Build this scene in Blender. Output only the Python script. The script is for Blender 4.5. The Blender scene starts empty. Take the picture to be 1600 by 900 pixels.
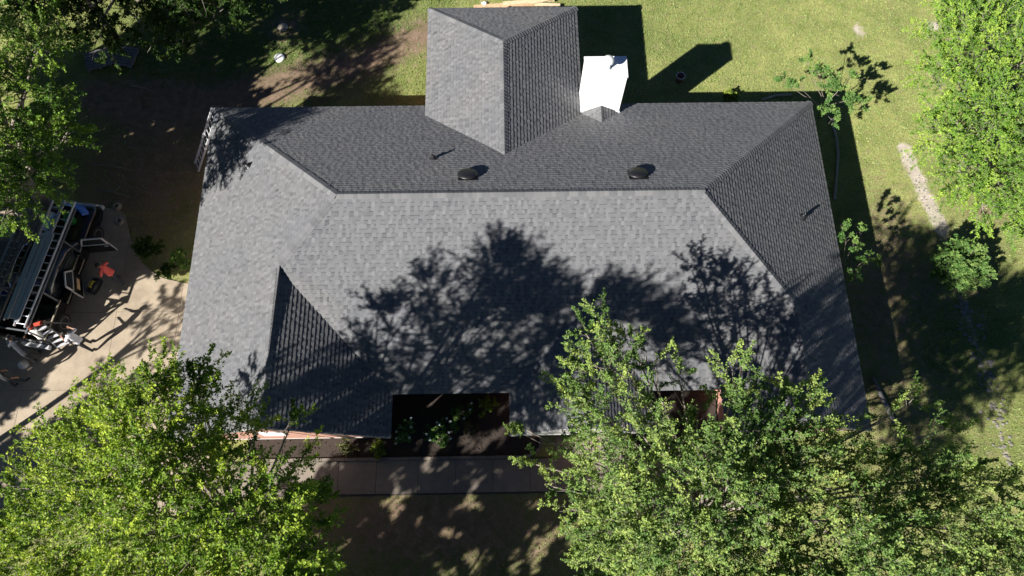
import bpy, math, random
import numpy as np
from mathutils import Vector, Matrix

random.seed(7)
sc = bpy.context.scene
col = sc.collection

# ------------------------------------------------------------------ camera
CR = Vector((0.99987, -0.01531, 0.0043)); CU = Vector((0.01293, 0.94006, 0.34077)); CF = Vector((0.00926, 0.34067, -0.94014))
CP = Vector((0.0, 0.0, 27.05)); FPX = 1121.05
cam = bpy.data.cameras.new('camera'); cam.sensor_width = 36.0; cam.lens = FPX / 1600 * 36; cam.clip_end = 3000; cam.clip_start = 0.1
camo = bpy.data.objects.new('camera', cam); col.objects.link(camo)
m3 = Matrix((CR, CU, -CF)).transposed(); camo.matrix_world = Matrix.Translation(CP) @ m3.to_4x4()
sc.camera = camo

# ------------------------------------------------------------------ sky, sun, exposure
SUND = Vector((-1.128, -0.896, 1.0)).normalized()
w = bpy.data.worlds.new('World'); sc.world = w; w.use_nodes = True
nt = w.node_tree; bg = nt.nodes['Background']; sky = nt.nodes.new('ShaderNodeTexSky')
sky.sky_type = 'NISHITA'; sky.sun_disc = False; sky.sun_elevation = math.asin(SUND.z); sky.sun_rotation = math.atan2(SUND.x, SUND.y)
nt.links.new(sky.outputs[0], bg.inputs[0]); bg.inputs[1].default_value = 0.05; sky.air_density = 0.32; sky.dust_density = 0.0; sky.ozone_density = 6.0
sun = bpy.data.lights.new('sun', 'SUN'); sun.energy = 5.0; sun.angle = math.radians(0.55); sun.color = (1.0, 0.96, 0.90)
suno = bpy.data.objects.new('sun', sun); col.objects.link(suno); suno.rotation_euler = (-SUND).to_track_quat('-Z', 'Y').to_euler(); suno.location = SUND * 60
sc.view_settings.view_transform = 'Standard'; sc.view_settings.look = 'None'; sc.view_settings.gamma = 1.0
sc.view_settings.use_curve_mapping = False; sc.view_settings.exposure = 1.1
sc.cycles.max_bounces = 6; sc.cycles.diffuse_bounces = 3; sc.cycles.transparent_max_bounces = 8

# ------------------------------------------------------------------ helpers
def at(px, py, z=0.0):
    """the place in the world, at height z, that a point of the survey sheet stands for"""
    ray = CF + CR * ((px - 800) / FPX) + CU * ((450 - py) / FPX)
    return CP + ray * ((z - CP.z) / ray.z)

class MB:
    def __init__(s): s.v = []; s.f = []; s.t = []
    def add(s, vs, fs, tint=None):
        o = len(s.v); s.v += [tuple(x) for x in vs]; s.f += [tuple(i + o for i in f) for f in fs]
        s.t += [0.5 if tint is None else tint] * len(fs); return s
    def box(s, c, d, rz=0.0, tint=None, rot=None):
        hx, hy, hz = d[0] / 2, d[1] / 2, d[2] / 2
        M = rot if rot is not None else Matrix.Rotation(rz, 3, 'Z'); c = Vector(c)
        vs = [c + M @ Vector((x * hx, y * hy, z * hz)) for z in (-1, 1) for y in (-1, 1) for x in (-1, 1)]
        return s.add(vs, [(0, 2, 3, 1), (4, 5, 7, 6), (0, 1, 5, 4), (2, 6, 7, 3), (0, 4, 6, 2), (1, 3, 7, 5)], tint)
    def bar(s, a, b, wd, th, up=(0, 0, 1), tint=None):
        a = Vector(a); b = Vector(b); d = (b - a); L = d.length; d.normalize(); up = Vector(up)
        x = d.cross(up); x = x.normalized() if x.length > 1e-5 else Vector((1, 0, 0)); y = x.cross(d)
        return s.box((a + b) / 2, (wd, L, th), rot=Matrix((x, d, y)).transposed(), tint=tint)
    def tube(s, pts, rad, n=8, cap=True, tint=None):
        pts = [Vector(p) for p in pts]; o = len(s.v); N = len(pts); fs = []
        if not hasattr(rad, '__len__'): rad = [rad] * N
        prev = None
        for i, p in enumerate(pts):
            d = (pts[min(i + 1, N - 1)] - pts[max(i - 1, 0)]).normalized()
            if prev is None: x = d.orthogonal().normalized()
            else: x = (prev - d * prev.dot(d)).normalized()
            prev = x; y = d.cross(x)
            for k in range(n):
                a = 2 * math.pi * k / n; s.v.append(tuple(p + (x * math.cos(a) + y * math.sin(a)) * rad[i]))
        for i in range(N - 1):
            for k in range(n): fs.append((o + i * n + k, o + i * n + (k + 1) % n, o + (i + 1) * n + (k + 1) % n, o + (i + 1) * n + k))
        if cap: fs.append(tuple(o + k for k in reversed(range(n)))); fs.append(tuple(o + (N - 1) * n + k for k in range(n)))
        s.f += fs; s.t += [0.5 if tint is None else tint] * len(fs); return s
    def lathe(s, prof, c=(0, 0, 0), n=20, axis=None):
        o = len(s.v); c = Vector(c); M = axis or Matrix.Identity(3); fs = []
        for (r_, z_) in prof:
            for k in range(n):
                a = 2 * math.pi * k / n; s.v.append(tuple(c + M @ Vector((r_ * math.cos(a), r_ * math.sin(a), z_))))
        for i in range(len(prof) - 1):
            for k in range(n): fs.append((o + i * n + k, o + i * n + (k + 1) % n, o + (i + 1) * n + (k + 1) % n, o + (i + 1) * n + k))
        fs.append(tuple(o + k for k in reversed(range(n)))); fs.append(tuple(o + (len(prof) - 1) * n + k for k in range(n)))
        s.f += fs; s.t += [0.5] * len(fs); return s
    def prism(s, poly, z0, z1):
        n = len(poly); vs = [(p[0], p[1], z0) for p in poly] + [(p[0], p[1], z1) for p in poly]
        a = sum(poly[i][0] * poly[(i + 1) % n][1] - poly[(i + 1) % n][0] * poly[i][1] for i in range(n))
        fs = [tuple(reversed(range(n))), tuple(range(n, 2 * n))] + [(i, (i + 1) % n, n + (i + 1) % n, n + i) for i in range(n)]
        if a < 0: fs = [tuple(reversed(f)) for f in fs]
        return s.add(vs, fs)
    def mesh(s, name, mat, smooth=False):
        me = bpy.data.meshes.new(name); me.from_pydata(s.v, [], s.f)
        at_ = me.attributes.new('tint', 'FLOAT', 'FACE'); at_.data.foreach_set('value', s.t)
        if smooth: me.polygons.foreach_set('use_smooth', [True] * len(me.polygons))
        me.materials.append(mat); me.update(); return me
    def build(s, name, mat, parent=None, smooth=False, loc=None):
        o = bpy.data.objects.new(name, s.mesh(name, mat, smooth)); col.objects.link(o)
        if parent: o.parent = parent
        if loc is not None: o.location = loc
        return o

def tag(o, label=None, cat=None, group=None, kind=None):
    if label: o['label'] = label
    if cat: o['category'] = cat
    if group: o['group'] = group
    if kind: o['kind'] = kind
    return o
def empty(name, loc, rz=0.0, label=None, cat=None, group=None):
    o = bpy.data.objects.new(name, None); o.empty_display_size = 0.3; col.objects.link(o); o.location = loc; o.rotation_euler = (0, 0, rz)
    return tag(o, label, cat, group)
def link_mesh(name, me, parent=None, loc=None, rot=None):
    o = bpy.data.objects.new(name, me); col.objects.link(o)
    if parent: o.parent = parent
    if loc is not None: o.location = loc
    if rot is not None: o.rotation_euler = rot
    return o
def np_mesh(name, V, F, mat, tint=None, k=None):
    """fast mesh from numpy arrays, F (n,k) polygons of equal size"""
    me = bpy.data.meshes.new(name); k = F.shape[1]; n = len(F)
    me.vertices.add(len(V)); me.vertices.foreach_set('co', np.ascontiguousarray(V, np.float32).ravel())
    me.loops.add(n * k); me.loops.foreach_set('vertex_index', np.ascontiguousarray(F, np.int32).ravel())
    me.polygons.add(n); me.polygons.foreach_set('loop_start', np.arange(0, n * k, k, dtype=np.int32))
    try: me.polygons.foreach_set('loop_total', np.full(n, k, np.int32))
    except Exception: pass
    if tint is not None:
        a = me.attributes.new('tint', 'FLOAT', 'FACE'); a.data.foreach_set('value', np.ascontiguousarray(tint, np.float32))
    me.materials.append(mat); me.update(calc_edges=True); return me

# ------------------------------------------------------------------ materials
def newmat(name):
    m = bpy.data.materials.new(name); m.use_nodes = True; n = m.node_tree.nodes
    return m, m.node_tree, n['Principled BSDF'], n['Material Output']
def N(nt, t, **kw):
    n = nt.nodes.new(t)
    for k, v in kw.items():
        if k.startswith('i_'):
            key = k[2:]; key = int(key) if key.isdigit() else key
            n.inputs[key].default_value = v
        else: setattr(n, k, v)
    return n
def noise(nt, scale, detail=4, rough=0.6, obj=True):
    tc = N(nt, 'ShaderNodeTexCoord'); nz = N(nt, 'ShaderNodeTexNoise'); nz.inputs['Scale'].default_value = scale
    nz.inputs['Detail'].default_value = detail; nz.inputs['Roughness'].default_value = rough
    nt.links.new(tc.outputs['Object'], nz.inputs['Vector']); return nz
def ramp(nt, src, stops):
    r = N(nt, 'ShaderNodeValToRGB'); e = r.color_ramp.elements
    while len(e) > 1: e.remove(e[-1])
    e[0].position = stops[0][0]; e[0].color = (*stops[0][1], 1)
    for p, c in stops[1:]:
        x = e.new(p); x.color = (*c, 1)
    nt.links.new(src, r.inputs[0]); return r
def mix(nt, fac, a, b, mode='MIX'):
    m = N(nt, 'ShaderNodeMix', data_type='RGBA', blend_type=mode)
    for k, s in ((0, fac), (6, a), (7, b)):
        if isinstance(s, (int, float)): m.inputs[k].default_value = s
        elif isinstance(s, tuple): m.inputs[k].default_value = (*s, 1)
        else: nt.links.new(s, m.inputs[k])
    return m.outputs[2]
def bump(nt, src, bsdf, strength=0.3, dist=0.01):
    b = N(nt, 'ShaderNodeBump'); b.inputs['Strength'].default_value = strength; b.inputs['Distance'].default_value = dist
    nt.links.new(src, b.inputs['Height']); nt.links.new(b.outputs[0], bsdf.inputs['Normal'])
def plain(name, c, rough=0.6, metal=0.0, var=0.18, scale=6.0, bmp=0.0, spec=0.4):
    m, nt, b, o = newmat(name); nz = noise(nt, scale, 5)
    r = ramp(nt, nz.outputs[0], [(0.25, tuple(x * (1 - var) for x in c)), (0.75, tuple(min(1, x * (1 + var)) for x in c))])
    nt.links.new(r.outputs[0], b.inputs['Base Color']); b.inputs['Roughness'].default_value = rough; b.inputs['Metallic'].default_value = metal
    b.inputs['Specular IOR Level'].default_value = spec
    if bmp: bump(nt, nz.outputs[0], b, bmp, 0.01)
    return m

M = {}
def mk_shingle():
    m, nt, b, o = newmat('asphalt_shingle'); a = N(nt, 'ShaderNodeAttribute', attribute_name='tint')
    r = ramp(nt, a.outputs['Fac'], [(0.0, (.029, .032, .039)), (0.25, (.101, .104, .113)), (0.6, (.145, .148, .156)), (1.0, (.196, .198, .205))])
    g = noise(nt, 260, 2, .7); gr = ramp(nt, g.outputs[0], [(0.3, (.7, .7, .7)), (0.7, (1.28, 1.27, 1.25))])
    s = noise(nt, .45, 4, .6); sr = ramp(nt, s.outputs[0], [(0.3, (.93, .94, .97)), (0.7, (1.06, 1.04, 1.0))])
    s2 = noise(nt, 2.4, 4, .7); sr2 = ramp(nt, s2.outputs[0], [(0.3, (.94, .94, .94)), (0.7, (1.05, 1.05, 1.05))])
    c = mix(nt, 1.0, r.outputs[0], gr.outputs[0], 'MULTIPLY'); c = mix(nt, 1.0, c, sr.outputs[0], 'MULTIPLY'); c = mix(nt, 1.0, c, sr2.outputs[0], 'MULTIPLY')
    nt.links.new(c, b.inputs['Base Color']); b.inputs['Roughness'].default_value = .92; b.inputs['Specular IOR Level'].default_value = .25
    bump(nt, g.outputs[0], b, .5, .004); return m
M['shingle'] = mk_shingle()
M['deck'] = plain('roof_underlay', (.05, .05, .052), .9)
M['fascia'] = plain('painted_fascia', (.50, .48, .45), .5, var=.1)
M['soffit'] = plain('painted_soffit', (.55, .53, .5), .6, var=.1)
M['drip'] = plain('drip_edge_metal', (.30, .30, .30), .4, .3)
M['white'] = plain('white_paint', (.80, .80, .79), .5, var=.04, scale=3)
M['whitemetal'] = plain('white_metal', (.78, .79, .8), .35, .1, var=.05)
M['black'] = plain('black_plastic', (.012, .012, .014), .45)
M['lead'] = plain('lead_flashing', (.03, .03, .033), .4, .3)
M['alu'] = plain('aluminium', (.62, .63, .66), .42, .3, var=.15, scale=14)
M['galv'] = plain('galvanised_steel', (.17, .18, .195), .5, .5)
M['glass'] = plain('window_glass', (.02, .025, .03), .08, var=.1, spec=.8)
M['paintblack'] = plain('black_car_paint', (.010, .009, .009), .18, var=.2, spec=.7)
M['rubber'] = plain('tyre_rubber', (.02, .02, .02), .85)
M['wood'] = plain('sawn_lumber', (.52, .36, .21), .75, var=.25, scale=9, bmp=.2)
M['wood2'] = plain('pale_lumber', (.60, .47, .30), .75, var=.2, scale=9, bmp=.2)
M['oldwood'] = plain('weathered_wood', (.16, .15, .145), .85, var=.35, scale=7, bmp=.3)
M['terracotta'] = plain('faded_red_plastic', (.26, .11, .10), .7)
M['pale'] = plain('pale_rim', (.55, .53, .5), .6)
M['blue'] = plain('blue_plastic', (.03, .12, .5), .5)
M['bluetarp'] = plain('blue_tarp', (.05, .16, .55), .45, bmp=.3)  # blue of the sky mirrored on the hood, given to a sheet
M['green'] = plain('green_fabric', (.03, .28, .05), .7)  # green of a windshield reflection, used as an object colour
M['tan'] = plain('tan_fibre', (.33, .29, .22), .8)
M['grey'] = plain('grey_paint', (.42, .43, .43), .5)
M['yellow'] = plain('yellow_paint', (.5, .42, .06), .5)
M['red'] = plain('coral_cotton', (.62, .10, .08), .85, bmp=.3)
M['shirtw'] = plain('white_cotton', (.62, .62, .66), .85, bmp=.3)
M['shirtw2'] = plain('cream_cotton', (.66, .63, .58), .85, bmp=.3)
M['denim'] = plain('dark_denim', (.02, .025, .035), .85)
M['pants2'] = plain('charcoal_cloth', (.03, .03, .032), .85)
M['skin'] = plain('skin', (.30, .16, .10), .55, var=.06)
M['hair'] = plain('dark_hair', (.012, .010, .009), .6)
M['redcap'] = plain('red_cap', (.45, .06, .03), .8)
M['concrete'] = None
def mk_concrete(name, c, stain):
    m, nt, b, o = newmat(name); n1 = noise(nt, .7, 6, .65); n2 = noise(nt, 40, 3, .7); n3 = noise(nt, 4, 5, .7)
    r1 = ramp(nt, n1.outputs[0], [(0.3, stain), (0.62, c)]); r2 = ramp(nt, n2.outputs[0], [(0.3, (.86, .86, .86)), (0.7, (1.1, 1.1, 1.1))])
    r3 = ramp(nt, n3.outputs[0], [(0.3, (.88, .87, .86)), (0.7, (1.06, 1.06, 1.06))])
    cc = mix(nt, 1, r1.outputs[0], r2.outputs[0], 'MULTIPLY'); cc = mix(nt, 1, cc, r3.outputs[0], 'MULTIPLY'); nt.links.new(cc, b.inputs['Base Color'])
    b.inputs['Roughness'].default_value = .85; bump(nt, n2.outputs[0], b, .25, .004); return m
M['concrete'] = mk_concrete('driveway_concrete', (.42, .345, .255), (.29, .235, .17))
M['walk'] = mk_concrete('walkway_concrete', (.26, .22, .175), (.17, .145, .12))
M['joint'] = plain('joint_dirt', (.07, .06, .05), .95)
def mk_brick():
    m, nt, b, o = newmat('pink_brick'); tc = N(nt, 'ShaderNodeTexCoord'); br = N(nt, 'ShaderNodeTexBrick')
    mp = N(nt, 'ShaderNodeMapping'); mp.inputs['Rotation'].default_value = (math.pi / 2, 0, 0)
    nt.links.new(tc.outputs['Object'], mp.inputs[0]); nt.links.new(mp.outputs[0], br.inputs[0])
    br.inputs['Color1'].default_value = (.50, .25, .18, 1); br.inputs['Color2'].default_value = (.38, .17, .12, 1); br.inputs['Mortar'].default_value = (.5, .45, .4, 1)
    br.inputs['Scale'].default_value = 4.6; br.inputs['Mortar Size'].default_value = .012
    nt.links.new(br.outputs[0], b.inputs['Base Color']); b.inputs['Roughness'].default_value = .85; bump(nt, br.outputs[1], b, -.4, .01); return m
M['brick'] = mk_brick()
def mk_ground():
    m, nt, b, o = newmat('yard_ground')
    A = lambda n: N(nt, 'ShaderNodeAttribute', attribute_name=n).outputs['Fac']
    fine = noise(nt, 26, 4, .75); mid = noise(nt, 3.2, 6, .7); big = noise(nt, .5, 5, .6)
    dry = ramp(nt, fine.outputs[0], [(0.28, (.16, .18, .045)), (0.5, (.37, .385, .13)), (0.72, (.62, .60, .29))])
    grn = ramp(nt, fine.outputs[0], [(0.25, (.045, .075, .018)), (0.55, (.10, .15, .04)), (0.8, (.18, .22, .07))])
    drt = ramp(nt, mid.outputs[0], [(0.25, (.15, .105, .07)), (0.55, (.24, .175, .12)), (0.8, (.32, .245, .17))])
    snd = ramp(nt, mid.outputs[0], [(0.25, (.36, .31, .25)), (0.7, (.62, .55, .46))])
    def wob(attr, k, src, gain):
        x = N(nt, 'ShaderNodeMath', operation='SUBTRACT'); nt.links.new(src, x.inputs[0]); x.inputs[1].default_value = .5
        y = N(nt, 'ShaderNodeMath', operation='MULTIPLY_ADD'); nt.links.new(x.outputs[0], y.inputs[0]); y.inputs[1].default_value = k; nt.links.new(A(attr), y.inputs[2])
        z = N(nt, 'ShaderNodeMapRange'); nt.links.new(y.outputs[0], z.inputs[0]); z.inputs[1].default_value = .5 - gain; z.inputs[2].default_value = .5 + gain; z.clamp = True
        return z.outputs[0]
    c = mix(nt, wob('green', 1.2, big.outputs[0], .45), dry.outputs[0], grn.outputs[0])
    c = mix(nt, wob('dirt', 1.9, mid.outputs[0], .35), c, drt.outputs[0])
    c = mix(nt, wob('sand', 1.1, mid.outputs[0], .16), c, snd.outputs[0])
    pt = noise(nt, 1.3, 6, .75); pr = ramp(nt, pt.outputs[0], [(.32, (.74, .84, .66)), (.5, (1, 1, 1)), (.7, (1.14, 1.08, 1.1))]); c = mix(nt, 1.0, c, pr.outputs[0], 'MULTIPLY')
    nt.links.new(c, b.inputs['Base Color']); b.inputs['Roughness'].default_value = .95; b.inputs['Specular IOR Level'].default_value = .1
    bump(nt, fine.outputs[0], b, .9, .05); return m
M['ground'] = mk_ground()
M['mulch'] = plain('bark_mulch', (.045, .034, .027), .95, var=.5, scale=30, bmp=.8)
def mk_leaf(name, dark, light, trans=.22, rough=.5):
    m, nt, b, o = newmat(name); a = N(nt, 'ShaderNodeAttribute', attribute_name='tint')
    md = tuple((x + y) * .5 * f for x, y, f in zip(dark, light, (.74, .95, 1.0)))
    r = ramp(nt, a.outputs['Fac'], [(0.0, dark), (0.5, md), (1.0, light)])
    nt.links.new(r.outputs[0], b.inputs['Base Color']); b.inputs['Roughness'].default_value = rough; b.inputs['Specular IOR Level'].default_value = .12
    t = N(nt, 'ShaderNodeBsdfTranslucent'); tc = mix(nt, 1.0, r.outputs[0], (1.25, 1.35, .7), 'MULTIPLY'); nt.links.new(tc, t.inputs[0])
    mx = N(nt, 'ShaderNodeMixShader'); mx.inputs[0].default_value = trans
    nt.links.new(b.outputs[0], mx.inputs[1]); nt.links.new(t.outputs[0], mx.inputs[2]); nt.links.new(mx.outputs[0], o.inputs[0]); return m
M['leaf_bl'] = mk_leaf('elm_leaf', (0.04, 0.085, 0.008), (0.37, 0.455, 0.05))
M['leaf_br'] = mk_leaf('cedar_elm_leaf', (0.035, 0.08, 0.014), (0.34, 0.42, 0.105))
M['leaf_r'] = mk_leaf('bright_leaf', (0.035, 0.09, 0.01), (0.31, 0.44, 0.06))
M['leaf_tl'] = mk_leaf('deep_green_leaf', (0.03, 0.075, 0.01), (0.21, 0.32, 0.04))
M['leaf_d'] = mk_leaf('dark_shade_leaf', (.025, .05, .010), (.075, .12, .022))  # leaf green darkened, shade on these plants put into the colour
M['leaf_s'] = mk_leaf('shrub_leaf', (0.045, 0.1, 0.018), (0.21, 0.31, 0.08))
M['leaf_y'] = mk_leaf('yellowish_leaf', (.11, .15, .02), (.26, .30, .05))
M['leaf_b'] = mk_leaf('brownish_leaf', (.09, .075, .03), (.20, .17, .07))
M['grass'] = mk_leaf('grass_blade', (.15, .20, .04), (.48, .49, .20), .2, .7)
M['petal'] = mk_leaf('white_petal', (.7, .7, .68), (.85, .85, .83), .2)
M['bark'] = plain('grey_bark', (.24, .205, .17), .9, var=.3, scale=9, bmp=.5)
M['stone'] = plain('grey_stone', (.19, .175, .155), .9, var=.35, scale=8, bmp=.4)

# ------------------------------------------------------------------ ground sheet
def axis(lo, hi, step, far):
    a = list(np.arange(lo, hi + 1e-6, step)); return np.array([-far, -far / 3, lo - 20, lo - 6] + a + [hi + 6, hi + 20, far / 3, far])
gx = axis(-26, 26, .2, 900.0); gy = axis(-4, 27, .2, 900.0)
GX, GY = np.meshgrid(gx, gy, indexing='ij')
def seg_field(X, Y, pts, wd):
    best = np.full(X.shape, 1e9)
    for (a, b) in zip(pts[:-1], pts[1:]):
        ax, ay = a; bx, by = b; dx, dy = bx - ax, by - ay; L = dx * dx + dy * dy + 1e-9
        t = np.clip(((X - ax) * dx + (Y - ay) * dy) / L, 0, 1); best = np.minimum(best, np.hypot(X - ax - t * dx, Y - ay - t * dy))
    return np.exp(-(best / wd) ** 2)
def blob(X, Y, px, py, rx, ry):
    p = at(px, py); return np.exp(-(((X - p.x) / rx) ** 2 + ((Y - p.y) / ry) ** 2))
def P2(*pp): return [(at(a, b).x, at(a, b).y) for a, b in pp]
def fields(X, Y):
    green = .95 * blob(X, Y, 470, 50, 6, 3) + .6 * blob(X, Y, 300, 130, 5, 5) + .25 * blob(X, Y, 1000, 20, 5, 3) + .6 * blob(X, Y, 720, 860, 4, 2.2) + .5 * blob(X, Y, 1450, 520, 5, 4) + .32
    dirt = .15 + .9 * seg_field(X, Y, P2((150, 150), (330, 170), (470, 120), (575, 95), (668, 50)), .85) + .75 * blob(X, Y, 240, 260, 3.5, 4.5) + .2 * blob(X, Y, 450, 150, 4, 1)
    dirt = dirt + .72 * blob(X, Y, 620, 815, 4.5, 1.6) + .35 * blob(X, Y, 850, 840, 4, 2) + .35 * blob(X, Y, 1400, 620, 2.5, 4) + .35 * blob(X, Y, 1390, 350, 1.2, 2.2) + .6 * blob(X, Y, 445, 40, .9, .8)
    dirt = dirt + .45 * blob(X, Y, 1370, 460, 1.5, 2.5) + .4 * blob(X, Y, 1480, 420, 2, 1.6) + .5 * blob(X, Y, 1540, 330, 1.2, .8)
    sand = .95 * seg_field(X, Y, P2((1412, 232), (1432, 275), (1452, 318), (1470, 352)), .36) + .95 * blob(X, Y, 1458, 40, .38, .34) + .62 * blob(X, Y, 1342, 48, .35, .6)
    sand = sand + .42 * seg_field(X, Y, P2((1474, 362), (1500, 450), (1525, 530), (1552, 620), (1572, 720)), .26) + .4 * blob(X, Y, 760, 8, 1.2, .5)
    return np.clip(green, 0, 1), np.clip(dirt, 0, 1), np.clip(sand, 0, 1)
rng0 = np.random.default_rng(3)
GZ = np.where((np.abs(GX) < 27) & (GY > -5) & (GY < 28), rng0.normal(0, .008, GX.shape), 0.0)
idx = np.arange(GX.size).reshape(GX.shape)
F = np.stack([idx[:-1, :-1], idx[1:, :-1], idx[1:, 1:], idx[:-1, 1:]], -1).reshape(-1, 4)
me = np_mesh('lawn', np.stack([GX, GY, GZ - .012], -1).reshape(-1, 3), F, M['ground'])
for nm, fv in zip(('green', 'dirt', 'sand'), fields(GX, GY)):
    a_ = me.attributes.new(nm, 'FLOAT', 'POINT'); a_.data.foreach_set('value', fv.astype(np.float32).ravel())
ground = link_mesh('lawn', me); tag(ground, 'dry yellow green lawn with bare brown earth patches', 'lawn', kind='structure')

# ------------------------------------------------------------------ house numbers (metres)
HE = 2.55; PM = .627
xW, xE, yN, yS = -11.48, 12.36, 16.65, 5.07
n1, n2, n2b, n3 = -3.96, .12, 4.94, 7.44
yG = 3.56
PW, PI, PE, PN, PNN = .6031, .662, .6145, .5741, .5654
hR = PM * (yN - yS) / 2; yR = (yN + yS) / 2
R1 = (xW + hR / PW, yR, HE + hR); R2 = (xE - hR / PE, yR, HE + hR)
def vtx(xa, pa, xb, pb):
    x = (pa * xa + pb * xb) / (pa + pb); z = pa * (x - xa); return (x, yS + z / PM, HE + z)
V1 = vtx(xW, PW, n1, PI); V3 = vtx(n2, PI, n2b, PI)
x_ = (PE * xE + PI * n3) / (PE + PI); z_ = PE * (xE - x_); V2 = (x_, yS + z_ / PM, HE + z_)
nx0, nx1, ny, nz0 = -3.01, 3.08, 21.06, .48
nxm = (nx0 + nx1) / 2; hz = nz0 + PN * (nx1 - nx0) / 2
NR = (nxm, ny - (hz - nz0) / PNN, HE + hz); NM = (nxm, yN - hz / PM, HE + hz)

house = empty('house', (0.4, 10.8, 0), 0, 'long low brick house under a charcoal grey hip roof', 'house')
HL = Vector((0.4, 10.8, 0))
def hb(mb, name, mat, parent=None, smooth=False):
    """mesh given in world coordinates, hung under the house or under one of its parts"""
    o = mb.build(name, mat, parent or house, smooth)
    if parent is None: o.location = -HL
    return o

# roof planes: (name, polygon in plan, anchor point on the eave, horizontal upslope direction, pitch)
planes = [
 ('N', [(xW, yN), (xE, yN), R2, R1], (0, yN, HE), (0, -1), PM),
 ('S', [R1, V1, (n1, yS), (n2, yS), V3, (n2b, yS), (n3, yS), V2, R2], (0, yS, HE), (0, 1), PM),
 ('W', [(xW, yN), R1, V1, (V1[0], yG), (xW, yG)], (xW, 0, HE), (1, 0), PW),
 ('WI', [V1, (n1, yS), (n1, yG), (V1[0], yG)], (n1, 0, HE), (-1, 0), PI),
 ('MW', [(n2, yS), V3, (V3[0], yG), (n2, yG)], (n2, 0, HE), (1, 0), PI),
 ('ME', [(n2b, yS), V3, (V3[0], yG), (n2b, yG)], (n2b, 0, HE), (-1, 0), PI),
 ('EI', [(n3, yS), V2, (V2[0], yG), (n3, yG)], (n3, 0, HE), (1, 0), PI),
 ('E', [(xE, yN), R2, V2, (V2[0], yG), (xE, yG)], (xE, 0, HE), (-1, 0), PE),
 ('NWW', [(nx0, ny), NR, NM, (nx0, yN - nz0 / PM)], (nx0, 0, HE + nz0), (1, 0), PN),
 ('NWE', [(nx1, ny), NR, NM, (nx1, yN - nz0 / PM)], (nx1, 0, HE + nz0), (-1, 0), PN),
 ('NWN', [(nx0, ny), (nx1, ny), NR], (0, ny, HE + nz0), (0, -1), PNN),
]
# chimney and its cricket
cx0, cx1, cy0, cy1, czt = 2.99, 4.55, 15.98, 16.88, 5.24
cz0 = HE + PM * (yN - cy0); cm = (cx0 + cx1) / 2; CK = .46; cyk = cy0 - CK / PM; CPI = CK / ((cx1 - cx0) / 2)
planes += [('CW', [(cx0, cy0), (cm, cy0), (cm, cyk)], (cx0, 0, cz0), (1, 0), CPI), ('CE', [(cx1, cy0), (cm, cy0), (cm, cyk)], (cx1, 0, cz0), (-1, 0), CPI)]

def plane_frame(anchor, u2, p):
    s = math.sqrt(1 + p * p); U = Vector((u2[0], u2[1], p)) / s; Nn = Vector((-p * u2[0], -p * u2[1], 1)) / s; A = U.cross(Nn)
    return Vector(anchor), A, U, Nn, s
def scan(poly, v):
    xs = []
    for i in range(len(poly)):
        (a0, v0), (a1, v1) = poly[i], poly[(i + 1) % len(poly)]
        if (v0 <= v) != (v1 <= v): xs.append(a0 + (a1 - a0) * (v - v0) / (v1 - v0))
    xs.sort(); return [(xs[i], xs[i + 1]) for i in range(0, len(xs) - 1, 2)]

deck = MB(); rest = MB(); strips = []
EXP = .143
rs = random.Random(11)
def tab_geo(mb, P, a0, a1, b0, b1, v0, v1, raised, tint):
    """one shingle tab: lower edge a0..a1 at v0, upper edge b0..b1 at v1"""
    h = .022 if raised else .016; ht = .002
    if raised or v1 - v0 < .08:
        vs = [P(a0, v0, h), P(a1, v0, h), P(b1, v1, ht), P(b0, v1, ht), P(a0, v0, -.004), P(a1, v0, -.004), P(b0, v1, -.004), P(b1, v1, -.004)]
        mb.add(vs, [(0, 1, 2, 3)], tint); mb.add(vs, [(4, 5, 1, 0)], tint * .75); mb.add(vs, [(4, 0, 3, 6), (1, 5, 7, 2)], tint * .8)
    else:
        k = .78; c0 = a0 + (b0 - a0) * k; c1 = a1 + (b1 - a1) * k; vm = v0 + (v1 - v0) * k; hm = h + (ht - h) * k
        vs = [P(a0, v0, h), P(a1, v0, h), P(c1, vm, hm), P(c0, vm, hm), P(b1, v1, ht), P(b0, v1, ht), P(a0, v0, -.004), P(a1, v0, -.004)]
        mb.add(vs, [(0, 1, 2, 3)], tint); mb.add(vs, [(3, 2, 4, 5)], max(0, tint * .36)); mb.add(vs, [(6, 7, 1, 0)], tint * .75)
def rnd_tint(raised):
    t = rs.gauss(.64 if raised else .50, .105); return min(1, max(.12, t))
def tab_list(L, start):
    out = []; a = 0.0; up = start
    while a < L - 1e-6:
        wd = rs.uniform(.07, .15) if not up else rs.uniform(.075, .16)
        if L - a - wd < .07: wd = L - a
        out.append((a, a + wd, up, rnd_tint(up))); a += wd; up = (not up) if rs.random() < .86 else up
    return out
variants = [tab_list(1.0, bool(i % 2)) for i in range(16)]
shingle_meshes = {}
def lerp(a, b, t): return a + (b - a) * t
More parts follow.
